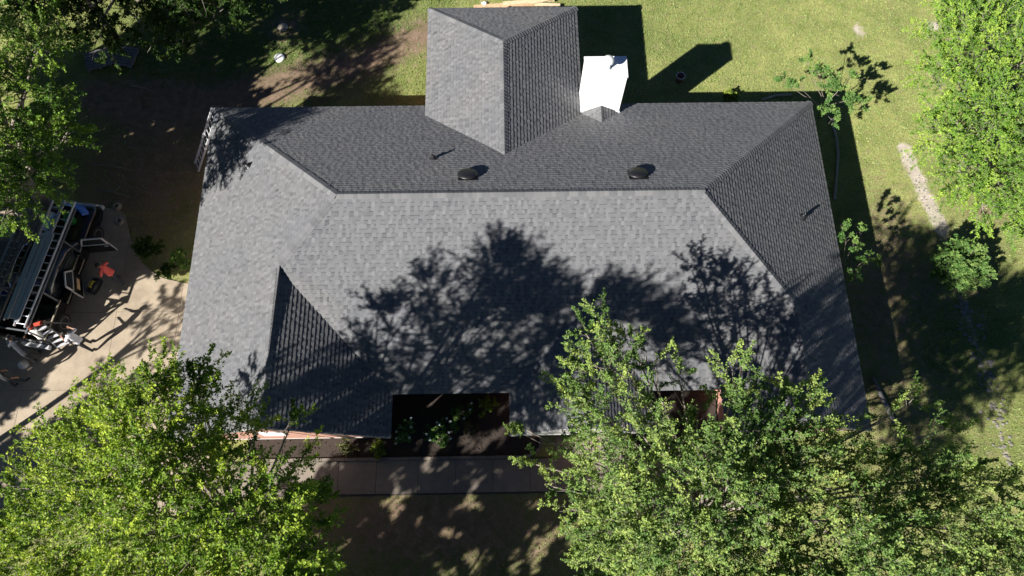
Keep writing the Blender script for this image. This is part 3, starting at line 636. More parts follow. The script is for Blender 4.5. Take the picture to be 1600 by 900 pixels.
far_tree(26, shade_at(-15.9, 11.7, 5.6), 1.6, 'bushy leafy tree left of the picture, before the pickup', 20)
far_tree(27, shade_at(8.2, 3.6, 9), 1.2, 'leafy tree below the picture, right of the entrance', 14)  # unseen, added to keep sun off the recess wall
far_tree(20, (-21.0, 19.6, 9.0), 3.0, 'tall leafy tree left of the picture, beyond the pallets')
far_tree(21, (-17.6, 22.2, 9.5), 3.0, 'tall leafy tree above the picture, behind the shaded trees')

# ------------------------------------------------------------------ low planting
def shrub(name, label, cat, px, py, rad, h, mat, seed, leaf=(.07, .045), dens=130, group=None, flowers=0, stems=5):
    c = at(px, py, h * .5); rr = random.Random(seed); cl = []
    for k in range(7):
        a = rr.uniform(0, 6.283); q = rad * rr.uniform(.1, .65); cl.append((c.x + math.cos(a) * q, c.y + math.sin(a) * q, h * rr.uniform(.4, .75), rad * rr.uniform(.35, .5)))
    t = make_tree(name, label, cat, (c.x, c.y), cl, mat, seed, leaf=leaf, dens=dens, twl=rad * .9, per=7, trunk=.02, fork=h * .25, group=group, twigs=False)
    if flowers:
        f_ = MB()
        for k in range(flowers):
            a = rr.uniform(0, 6.283); q = rad * math.sqrt(rr.random()) * 1.05; p = Vector((math.cos(a) * q, math.sin(a) * q, h * rr.uniform(.75, 1.05)))
            for j in range(5):
                b = j * 1.2566 + a; d = Vector((math.cos(b), math.sin(b), .35)); s_ = Vector((-math.sin(b), math.cos(b), 0)); z = .045 * rr.uniform(.8, 1.2)
                f_.add([p, p + d * z * .7 + s_ * z * .5, p + d * z * 1.2, p + d * z * .7 - s_ * z * .5], [(0, 1, 2, 3)], rr.random())
        f_.build('flowers', M['petal'], t)
    return t
shrub('rose_bush', 'rose bush with a cluster of white blooms in the middle of the entry bed', 'shrub', 690, 675, .55, .7, M['leaf_s'], 41, flowers=11)
shrub('rose_bush', 'rose bush with white blooms at the left end of the entry bed', 'shrub', 632, 672, .5, .65, M['leaf_s'], 42, flowers=8)
shrub('rose_bush', 'rose bush with two bright white blooms against the recessed wall', 'shrub', 722, 640, .4, .8, M['leaf_s'], 43, flowers=3)
shrub('bedding_shrub', 'olive shrub at the back right of the entry bed', 'shrub', 762, 636, .4, .6, M['leaf_y'], 44, dens=70)
shrub('bedding_shrub', 'small glossy bright green shrub below the left gable', 'shrub', 590, 700, .32, .6, M['leaf_y'], 45)
shrub('bedding_shrub', 'brownish dry shrub below the left gable', 'shrub', 541, 697, .34, .7, M['leaf_b'], 46)
shrub('bedding_shrub', 'dark rounded shrub between the curved driveway edge and the wall', 'shrub', 238, 390, .6, .8, M['leaf_d'], 47)
shrub('bedding_shrub', 'leafy shrub touching the left eave beside the driveway', 'shrub', 283, 408, .55, 1.3, M['leaf_s'], 48)
shrub('bedding_shrub', 'low dark shrub at the tip of the driveway bed', 'shrub', 262, 424, .4, .5, M['leaf_d'], 49)
shrub('bedding_shrub', 'yellow green plant by the back eave, right of the chimney shadow', 'shrub', 1141, 151, .3, .5, M['leaf_y'], 50)
shrub('bedding_shrub', 'brown leafed shrub right of the middle of the entry bed', 'shrub', 730, 668, .35, .4, M['leaf_b'], 51, dens=60)
shrub('bedding_shrub', 'pinkish dry flower clump at the left front of the entry bed', 'shrub', 620, 682, .28, .35, M['leaf_b'], 52, flowers=3)

# grass: blades over the near lawn, thinner on bare earth
def grass():
    rng = np.random.default_rng(5); n = 260000
    X = rng.uniform(-22, 25, n); Y = rng.uniform(-1.5, 25.5, n); g, d_, s_ = fields(X, Y)
    keep = rng.random(n) < np.clip(1.15 - d_ * 1.05 - s_ * 1.5, 0.03, 1)
    def out(x0, x1, y0, y1): return ~((X > x0) & (X < x1) & (Y > y0) & (Y < y1))
    keep &= out(xW + .45, xE - .45, yS - .2, yN - .45) & out(nx0 + .45, nx1 - .45, yN - 1, ny - .45) & out(-12, n1, 1.85, yS) & out(-6, 5, 1.85, 5.2) & out(n3, xE, yG, yS) & out(cx0, cx1, cy0, cy1)
    keep &= ~((X < -10.5) & (Y < 14.6) & (Y > 1.2) & (X < drive_edge(Y)))
    X = X[keep]; Y = Y[keep]; g = g[keep]; d_ = d_[keep]; n = len(X)
    h = rng.uniform(.03, .085, n); a = rng.uniform(0, 6.283, n); le = rng.uniform(.2, 1.1, n) * h; b = rng.uniform(0, 6.283, n); wd = rng.uniform(.010, .026, n)
    p = np.stack([X, Y, np.full(n, -.01)], -1); tip = p + np.stack([np.cos(a) * le, np.sin(a) * le, h], -1); sv = np.stack([np.cos(b), np.sin(b), np.zeros(n)], -1) * wd[:, None]
    V = np.stack([p - sv, p + sv, tip], 1).reshape(-1, 3); t = np.clip(.62 - g * .42 + rng.normal(0, .22, n), 0, 1)
    o = link_mesh('grass', np_mesh('grass', V, np.arange(3 * n).reshape(-1, 3), M['grass'], t)); tag(o, 'short dry grass blades covering the lawn', 'grass', kind='stuff')

# ------------------------------------------------------------------ driveway, walkway, planting bed
EDGE = [(-14.6, 14.75), (-15.95, 14.0), (-15.79, 13.42), (-15.5, 12.6), (-15.31, 12.11), (-14.95, 11.45), (-14.71, 11.11), (-14.25, 10.7), (-13.75, 10.41), (-12.82, 10.17), (-11.0, 10.1)]
def drive_edge(Y):
    ys = np.array([1.0, 10.1, 10.17, 10.41, 10.7, 11.11, 11.45, 12.11, 12.6, 13.42, 14.0, 14.75]); xs = np.array([-10.9, -10.9, -12.82, -13.75, -14.25, -14.71, -14.95, -15.31, -15.5, -15.79, -15.95, -16.1])
    return np.interp(Y, ys, xs)
dpoly = [(-40, 1.3), (-10.99, 1.3), (-10.99, 10.1), (-12.82, 10.17), (-13.75, 10.41), (-14.25, 10.7), (-14.71, 11.11), (-14.95, 11.45), (-15.31, 12.11), (-15.5, 12.6), (-15.74, 13.25), (-16.1, 13.55), (-40, 13.9)]
def clip(poly, k, val, sign):
    out = []
    for i in range(len(poly)):
        p, q = poly[i], poly[(i + 1) % len(poly)]; a = (p[k] - val) * sign; b = (q[k] - val) * sign
        if a >= 0: out.append(p)
        if (a >= 0) != (b >= 0): t = a / (a - b); out.append((p[0] + (q[0] - p[0]) * t, p[1] + (q[1] - p[1]) * t))
    return out
mb = MB(); mb.prism(dpoly, -.1, .012); drive = mb.build('driveway', M['joint']); tag(drive, 'pale concrete driveway with dappled sun', 'driveway', kind='structure')
cxs = [-40, -33, -27, -21.5, -18.4, -15.36, -12.9, -10.99]; cys = [1.3, 2.6, 5.9, 9.0, 12.1, 14.7]
for i in range(len(cxs) - 1):
    for j in range(len(cys) - 1):
        q = dpoly
        for k, v, s_ in ((0, cxs[i] + .006, 1), (0, cxs[i + 1] - .006, -1), (1, cys[j] + .006, 1), (1, cys[j + 1] - .006, -1)):
            q = clip(q, k, v, s_)
            if len(q) < 3: break
        if len(q) >= 3:
            mb = MB(); mb.prism(q, -.05, .03 + random.uniform(-.003, .003)); mb.build('slab', M['concrete'], drive)
grass()
wx = [-10.98, -9.3, -7.65, -6.2, -4.81, -3.29, -1.91, -.55, .81, 2.3]
mb = MB(); mb.box(((wx[0] + 5.2) / 2, 2.51, -.02), (5.2 - wx[0], 1.30, .06)); walk = mb.build('walkway', M['joint']); tag(walk, 'grey concrete front walkway in shade', 'walkway', kind='structure')
for a, b in zip(wx[:-1], wx[1:]):
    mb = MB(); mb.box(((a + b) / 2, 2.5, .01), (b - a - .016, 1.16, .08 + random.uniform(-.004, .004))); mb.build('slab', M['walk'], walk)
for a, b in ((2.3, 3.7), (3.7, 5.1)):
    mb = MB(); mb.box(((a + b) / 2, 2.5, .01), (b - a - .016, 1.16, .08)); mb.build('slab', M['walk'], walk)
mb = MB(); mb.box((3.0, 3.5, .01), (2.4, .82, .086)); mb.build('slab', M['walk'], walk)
# planting bed in front of the house, with a curved corner by the entrance
bp = [(-9.6, 3.22), (.6, 3.22), (.95, 3.30), (1.15, 3.5), (1.2, 3.75), (1.2, 5.55), (-4.45, 5.55), (-4.45, 4.0), (-9.6, 4.0)]
mb = MB(); mb.prism(bp, -.06, .045); bed = mb.build('planting_bed', M['mulch']); tag(bed, 'dark mulched planting bed before the entry', 'planting bed', kind='structure')
x = -9.6; k = 0
rb = random.Random(4)
while x < .55:
    L = rb.uniform(.34, .46); L = min(L, .6 - x)
    if L > .1:
        e = MB(); e.box((x + L / 2, 3.15 + rb.uniform(-.006, .006), .05), (L - .014, .11, .12 + rb.uniform(-.01, .01)), rb.uniform(-.012, .012)); e.build('edging_block', M['walk'], bed)
    x += L
for (a, b) in (((.62, 3.16), (.97, 3.24)), ((.98, 3.25), (1.2, 3.46)), ((1.21, 3.48), (1.27, 3.78))):
    e = MB(); e.bar((*a, .05), (*b, .05), .1, .12); e.build('edging_block', M['walk'], bed)
e = MB(); rb = random.Random(9)
for i in range(700):
    px_, py_ = rb.uniform(-9.4, 1.1), rb.uniform(3.3, 5.4)
    if px_ < -3.5 and py_ > 3.95: continue
    e.box((px_, py_, .055 + rb.uniform(0, .02)), (rb.uniform(.03, .09), rb.uniform(.015, .04), .012), rb.uniform(0, 3.1), rot=Matrix.Rotation(rb.uniform(0, 3.1), 3, 'Z') @ Matrix.Rotation(rb.uniform(-.4, .4), 3, 'X'))
ml = e.build('bark_chips', M['mulch']); tag(ml, 'loose bark chips scattered over the planting bed', 'bark chips', kind='stuff')
mb = MB(); mb.box((6.19, 4.5, -.01), (3.48, 2.1, .1)); b2 = mb.build('planting_bed', M['mulch']); tag(b2, 'dark mulched bed in the second recess', 'planting bed', kind='structure')
# stones along the strip on the right lawn
e = MB(); rb = random.Random(12); sp = [at(*q) for q in ((1500, 465), (1525, 530), (1552, 620), (1572, 720))]
def rock(mb, c, s_, rb):
    vs = []; ph = rb.uniform(0, 6)
    for (z, r_) in ((-.3, .8), (.15, 1.0), (.55, .6)):
        for k in range(7):
            a = ph + k * .8976; q = r_ * rb.uniform(.75, 1.2); vs.append((c[0] + math.cos(a) * q * s_, c[1] + math.sin(a) * q * s_ * .8, c[2] + z * s_ * .7))
    f_ = [(i * 7 + k, i * 7 + (k + 1) % 7, (i + 1) * 7 + (k + 1) % 7, (i + 1) * 7 + k) for i in range(2) for k in range(7)] + [tuple(14 + k for k in range(7))]
    mb.add(vs, f_)
for i in range(150):
    t = rb.random() * 2.999; j = int(t); p = sp[j].lerp(sp[j + 1], t - j); rock(e, (p.x + rb.gauss(0, .24), p.y + rb.gauss(0, .1), .0), rb.uniform(.02, .085) * (1 if rb.random() < .8 else 1.5), rb)
for i in range(120):
    p = at(1412, 232).lerp(at(1474, 362), rb.random()); rock(e, (p.x + rb.gauss(0, .2), p.y, -.01), rb.uniform(.02, .05), rb)
tag(e.build('stones', M['stone']), 'loose grey stones along the bare strip on the right lawn', 'stones', kind='stuff')
# curved bed edging beside the right wall
for nm, pts, lab in (('bed_edging', ((1297, 185), (1306, 215), (1309, 240), (1307, 270), (1303, 312)), 'curved grey bed edging in the shade beside the right wall'), ('bed_edging', ((1190, 157), (1212, 150), (1236, 149)), 'short curved edging behind the back right eave')):
    e = MB(); e.tube([Vector((at(*q).x, at(*q).y, .05)) for q in pts], .06, 6); tag(e.build(nm, M['tan']), lab, 'edging')
e = MB(); e.tube([Vector((at(1362, 590).x, at(1362, 590).y, .07)), Vector((at(1378, 625).x, at(1378, 625).y, .09)), Vector((at(1397, 662).x, at(1397, 662).y, .07))], [.07, .09, .075], 8); tag(e.build('log', M['oldwood'], smooth=True), 'weathered log lying beyond the front right corner', 'log')

# ------------------------------------------------------------------ ladders
def ladder(name, label, base, rot, L, wd=.42, mat='alu', group=None, step=.30, cat='ladder'):
    root = bpy.data.objects.new(name, None); col.objects.link(root); root.location = base; root.rotation_euler = rot; tag(root, label, cat, group)
    r_ = MB(); r_.box((0, L / 2, 0), (.035, L, .085)); me = r_.mesh('rail', M[mat])
    for s_ in (-1, 1): link_mesh('rail', me, root, (s_ * wd / 2, 0, 0))
    g_ = MB(); g_.tube([(-wd / 2, 0, 0), (wd / 2, 0, 0)], .018, 8); mg = g_.mesh('rung', M[mat])
    n = int((L - .2) / step)
    for k in range(n + 1): link_mesh('rung', mg, root, (0, .12 + k * step, 0))
    return root
def ladder_ab(name, label, a, b, wd=.42, mat='alu', up=(0, 0, 1), group=None):
    a = Vector(a); b = Vector(b); d = b - a; L = d.length; d.normalize(); x = d.cross(Vector(up)).normalized(); z = x.cross(d)
    return ladder(name, label, a, Matrix((x, d, z)).transposed().to_euler(), L, wd, mat, group)
ladder_ab('extension_ladder', 'aluminium ladder leaning on the upper left roof corner', (-13.07, 15.44, .03), (-11.35, 16.30, 2.85), .45)

# ------------------------------------------------------------------ pickup truck with ladder rack
TR = Vector((-17.72, 10.6, 0)); TA = math.atan2(-(-16.76 + 17.57), (12.96 - 8.17))
truck = empty('pickup_truck', TR, TA, 'black crew cab pickup with a ladder rack and an open side door', 'truck')
def section(mb, secs):
    """loft of rounded half sections along y: (y, half width, z0, z1, top half width)"""
    rings = []
    for (y, hw, z0, z1, tw) in secs:
        zc = z0 + (z1 - z0) * .55
        rings.append([(-hw * .96, y, z0), (-hw, y, zc), (-hw * .98, y, z1 - (z1 - z0) * .16), (-tw, y, z1), (0, y, z1 + .025), (tw, y, z1), (hw * .98, y, z1 - (z1 - z0) * .16), (hw, y, zc), (hw * .96, y, z0)])
    n = len(rings[0]); vs = [p for r_ in rings for p in r_]; f_ = []
    for i in range(len(rings) - 1):
        for k in range(n): f_.append((i * n + k, i * n + (k + 1) % n, (i + 1) * n + (k + 1) % n, (i + 1) * n + k))
    f_ += [tuple(range(n)), tuple(reversed(range(len(vs) - n, len(vs))))]
    mb.add(vs, f_)
b = MB(); section(b, [(.55, .96, .42, 1.02, .9), (.6, .97, .4, 1.06, .92), (1.9, .97, .4, 1.10, .90), (2.5, .95, .4, 1.06, .84), (2.78, .88, .42, .98, .72), (2.86, .80, .46, .86, .6)])
section(b, [(-1.28, .96, .40, 1.04, .92), (.549, .96, .40, 1.04, .92)])
b.build('body', M['paintblack'], truck, True)
b = MB(); section(b, [(-1.26, .86, 1.045, 1.50, .76), (-1.05, .88, 1.045, 1.80, .70), (-.2, .88, 1.045, 1.86, .70), (.45, .88, 1.045, 1.80, .68), (1.15, .90, 1.045, 1.12, .74)]); b.build('cab', M['glass'], truck, True)
b = MB(); section(b, [(-1.1, .72, 1.80, 1.885, .62), (-.2, .73, 1.84, 1.90, .63), (.44, .71, 1.80, 1.85, .6)]); b.build('cab_roof', M['paintblack'], truck, True)
b = MB()
b.box((0, -2.1, .60), (1.86, 1.6, .06)); b.box((-.92, -2.1, .82), (.08, 1.6, .5)); b.box((.92, -2.1, .82), (.08, 1.6, .5)); b.box((0, -1.32, .84), (1.76, .06, .5)); b.build('bed', M['paintblack'], truck)
b = MB(); b.box((0, -2.93, .82), (1.76, .06, .48)); b.build('tailgate', M['paintblack'], truck)
b = MB(); b.box((0, 2.92, .52), (1.7, .14, .2)); b.build('bumper', M['alu'], truck); b = MB(); b.box((0, -3.05, .48), (1.7, .14, .16)); b.build('bumper', M['alu'], truck)
b = MB(); b.bar((.955, .60, .62), (.955, -1.28, .62), .03, .05); b.bar((.962, -2.9, 1.09), (.962, -1.3, 1.09), .05, .04); b.build('side_trim', M['tan'], truck)
for sx in (-1, 1):
    for y in (1.75, -2.0):
        mb = MB(); mb.lathe([(.24, -.12), (.36, -.115), (.385, -.07), (.385, .07), (.36, .115), (.24, .12)], (sx * .87, y, .385), 24, Matrix.Rotation(math.pi / 2, 3, 'Y')); wl = mb.build('wheel', M['rubber'], truck, True)
        mb = MB(); mb.lathe([(.05, .09), (.1, .12), (.22, .10), (.245, .125), (.25, 0)], (sx * .87, y, .385), 20, Matrix.Rotation(sx * math.pi / 2, 3, 'Y')); mb.build('rim', M['alu'], wl, True)
    mb = MB(); mb.box((sx * .66, 2.78, .84), (.3, .16, .14)); mb.build('headlight', M['whitemetal'], truck)
    mb = MB(); mb.box((sx * 1.03, .62, 1.15), (.18, .08, .14)); mb.build('side_mirror', M['black'], truck)
def door(y0, ang, L, name):
    """door hinged at its front edge on the right side, swung out by ang"""
    d = Vector((math.sin(ang), -math.cos(ang), 0)); h = Vector((.97, y0, 0)); n_ = Vector((d.y, -d.x, 0))
    p = MB(); p.bar(h + Vector((0, 0, .75)), h + d * L + Vector((0, 0, .75)), .08, .62); dd = p.build('door', M['paintblack'], truck)
    f_ = MB()
    for (a, b_) in (((0, 1.07), (L, 1.07)), ((.28, 1.60), (L - .06, 1.60)), ((0, 1.07), (.28, 1.60)), ((L - .03, 1.07), (L - .03, 1.60)), ((0, .43), (L, .43)), ((L, .43), (L, 1.07))): f_.bar(h + d * a[0] + Vector((0, 0, a[1])), h + d * b_[0] + Vector((0, 0, b_[1])), .06, .045, up=n_)
    f_.build('door_frame', M['pale'], dd)
    g_ = MB(); c = [h + d * .06 + Vector((0, 0, 1.09)), h + d * (L - .05) + Vector((0, 0, 1.09)), h + d * (L - .05) + Vector((0, 0, 1.58)), h + d * .29 + Vector((0, 0, 1.58))]
    g_.add(c + [q + n_ * .008 for q in c], [(0, 1, 2, 3), (7, 6, 5, 4), (0, 4, 5, 1), (1, 5, 6, 2), (2, 6, 7, 3), (3, 7, 4, 0)]); g_.build('pane', M['glass'], dd)
    t_ = MB(); t_.bar(h + d * .25 - n_ * .05 + Vector((0, 0, .8)), h + d * (L - .2) - n_ * .05 + Vector((0, 0, .8)), .03, .2); t_.build('door_trim', M['wood'], dd)
    mb = MB(); mb.bar(h + d * (L - .2) + n_ * .05 + Vector((0, 0, .98)), h + d * (L - .05) + n_ * .05 + Vector((0, 0, .98)), .03, .04); mb.build('handle', M['alu'], dd)
door(.98, math.radians(104), 1.05, 'd'); door(-.08, math.radians(24), .9, 'd')
rk = MB()
for y in (-2.85, -1.35, .75, 2.0):
    rk.bar((-.9, y, 2.02), (.9, y, 2.02), .05, .05)
    if y < .9:
        for sx in (-1, 1): rk.bar((sx * .9, y, 1.05 if y < -1 else 1.0), (sx * .9, y, 2.02), .05, .05, up=(0, 1, 0))
for sx in (-1, 1): rk.bar((sx * .9, -2.95, 2.07), (sx * .9, 2.1, 2.07), .05, .05)
rk.build('ladder_rack', M['galv'], truck)
Rt = Matrix.Translation(TR) @ Matrix.Rotation(TA, 4, 'Z')
for k, (xo, y0, y1, zz, mt, lab) in enumerate(((.62, -2.75, 2.35, 2.14, 'alu', 'aluminium ladder on the truck rack, nearest the open door'), (.16, -2.6, 2.3, 2.14, 'alu', 'aluminium ladder in the middle of the truck rack'), (-.42, -2.7, 1.7, 2.14, 'galv', 'dull grey ladder on the truck rack, farthest from the open door'))):
    ladder_ab('extension_ladder', lab, Rt @ Vector((xo, y0, zz)), Rt @ Vector((xo, y1, zz)), .40, mt, group='ladders carried on the truck rack')
for k, (xo, y0, y1, lab) in enumerate(((.50, -2.6, .9, 'long grey plank lying on the ladders, nearest the open door'), (.30, -2.5, 1.0, 'long grey plank second from the open door on the ladders'), (.08, -2.55, .8, 'long grey plank lying on the left of the stacked ladders'))):
    mb = MB(); a = Rt @ Vector((xo, y0, 2.215)); b_ = Rt @ Vector((xo, y1, 2.215)); mb.bar(a, b_, .17, .045)
    for j in range(9): mb.bar(a.lerp(b_, (j + .5) / 9) + Vector((-.08, 0, .026)), a.lerp(b_, (j + .5) / 9) + Vector((.08, 0, .026)), .012, .01)
    tag(mb.build('plank', M['alu']), lab, 'plank', 'planks on the truck rack')
mb = MB(); mb.lathe([(.16, 0), (.19, .3), (.2, .32), (.17, .33), (.15, .05)], (0, 0, 0), 18); bk = mb.build('bucket', M['green'], None, True, Rt @ Vector((.3, 1.9, 1.14))); tag(bk, 'green bucket on the hood of the pickup', 'bucket')  # bucket shape stands in for a green reflection on the windshield
mb = MB()
for i in range(9):
    for j in range(4):
        pass
vs = []; f_ = []
for i in range(11):
    for j in range(4):
        a = -1.1 + i * .22; vs.append((math.sin(a) * (.9 - j * .05), 2.2 + math.cos(a) * .5 - j * .09, 1.0 + .11 * j + .02 * math.sin(i * 2.1 + j) - .12 * abs(math.sin(a)) ** 2))
for i in range(10):
    for j in range(3): q = i * 4 + j; f_.append((q, q + 4, q + 5, q + 1))
mb.add(vs, f_); tp = mb.build('tarp', M['bluetarp'], None, True); tp.matrix_world = Rt; sd = tp.modifiers.new('s', 'SOLIDIFY'); sd.thickness = .02; tag(tp, 'rumpled blue tarp across the front of the pickup', 'tarp')  # curved blue sheet stands in for sky reflected on the hood
tp.location = Rt @ Vector((0, 0, .05)); tp.rotation_euler = (0, 0, TA)

# trailer at the left edge
TL = Vector((-19.75, 10.2, 0)); trail = empty('utility_trailer', TL, TA, 'low utility trailer at the left edge beside the pickup', 'trailer')
mb = MB(); mb.box((0, 0, .55), (1.5, 3.2, .06)); mb.build('deck', M['oldwood'], trail)
mb = MB()
for sx in (-1, 1):
    for z in (.72, .95): mb.bar((sx * .76, -1.6, z), (sx * .76, 1.6, z), .05, .05)
    for y in (-1.58, -.5, .5, 1.58): mb.bar((sx * .76, y, .5), (sx * .76, y, .97), .045, .045, up=(0, 1, 0))
mb.bar((-.5, 1.6, .5), (0, 2.7, .5), .06, .08); mb.bar((.5, 1.6, .5), (0, 2.7, .5), .06, .08); mb.build('side_rail', M['galv'], trail)
for sx in (-1, 1):
    mb = MB(); mb.lathe([(.2, -.1), (.31, -.09), (.33, 0), (.31, .09), (.2, .1)], (sx * .9, -.2, .33), 20, Matrix.Rotation(math.pi / 2, 3, 'Y')); mb.build('wheel', M['rubber'], trail, True)
Rl = Matrix.Translation(TL) @ Matrix.Rotation(TA, 4, 'Z')
ladder_ab('extension_ladder', 'aluminium ladder lying across the trailer rails at the left edge', Rl @ Vector((.25, -1.9, 1.03)), Rl @ Vector((.25, 2.0, 1.03)), .45)
for (x, y, z, mt, lab) in ((.62, -.55, .59, 'blue', 'blue bucket standing in the trailer by its right rail'), (.60, -1.15, .59, 'whitemetal', 'white bucket standing in the trailer behind the blue one')):
    mb = MB(); mb.lathe([(.13, 0), (.15, .34), (.165, .36), (.15, .37), (.13, .06)], (0, 0, 0), 18); o = mb.build('bucket', M[mt], None, True, Rl @ Vector((x - .15, y, z))); tag(o, lab, 'bucket', 'buckets in the trailer')
# coils on the ground
for (px_, py_, lab) in ((183, 323, 'pale coil of hose by the front of the pickup, upper one'), (187, 346, 'pale coil of hose by the driveway edge, lower one')):
    c = at(px_, py_, .05); mb = MB()
    for t_ in range(3): mb.tube([(math.cos(k * .393) * (.17 - t_ * .03), math.sin(k * .393) * (.17 - t_ * .03), .03 + t_ * .035) for k in range(17)], .024, 6)
    tag(mb.build('hose_coil', M['tan'], None, True, (c.x, c.y, .02)), lab, 'hose', 'hose coils by the pickup')
# stepladder, tool bag
SL = at(104, 528, 0); SLr = math.radians(20); st = empty('stepladder', (SL.x, SL.y, .03), SLr, 'open aluminium stepladder between the two workers in white', 'stepladder')
mb = MB()
for sx in (-1, 1): mb.bar((sx * .26, -.45, 0), (sx * .17, 0, 1.75), .03, .07)
me = mb.build('front_rail', M['galv'], st)
mb = MB()
for sx in (-1, 1): mb.bar((sx * .28, .5, 0), (sx * .17, .05, 1.72), .03, .05)
for z in (.4, .85, 1.3): mb.bar((-.26 + z * .05, .5 - z * .26, z), (.26 - z * .05, .5 - z * .26, z), .03, .03)
mb.build('rear_rail', M['galv'], st)
for k in range(5):
    z = .3 + k * .3; mb = MB(); mb.box((0, -.45 + z * .257, z), (.5 - z * .1, .1, .03)); mb.build('step', M['alu'], st)
mb = MB(); mb.box((0, .02, 1.77), (.3, .14, .05)); mb.build('top_cap', M['redcap'], st)
BG = at(151, 449, 0); bgo = empty('tool_bag', (BG.x, BG.y, .03), -.35, 'black tool bag on the driveway by the worker in red', 'bag')
mb = MB(); section(mb, [(-.33, .10, 0, .2, .06), (-.28, .16, 0, .28, .10), (0, .18, 0, .33, .12), (.28, .16, 0, .28, .10), (.33, .10, 0, .2, .06)]); mb.build('body', M['black'], bgo, True)
mb = MB(); mb.tube([(-.05, -.15, .3), (-.05, -.1, .42), (-.05, .1, .42), (-.05, .15, .3)], .012, 6); mb.tube([(.06, -.15, .3), (.06, -.1, .42), (.06, .1, .42), (.06, .15, .3)], .012, 6); mb.build('handle', M['yellow'], bgo, True)
mb = MB(); mb.box((0, 0, .362), (.07, .3, .02)); mb.build('zip_flap', M['yellow'], bgo)

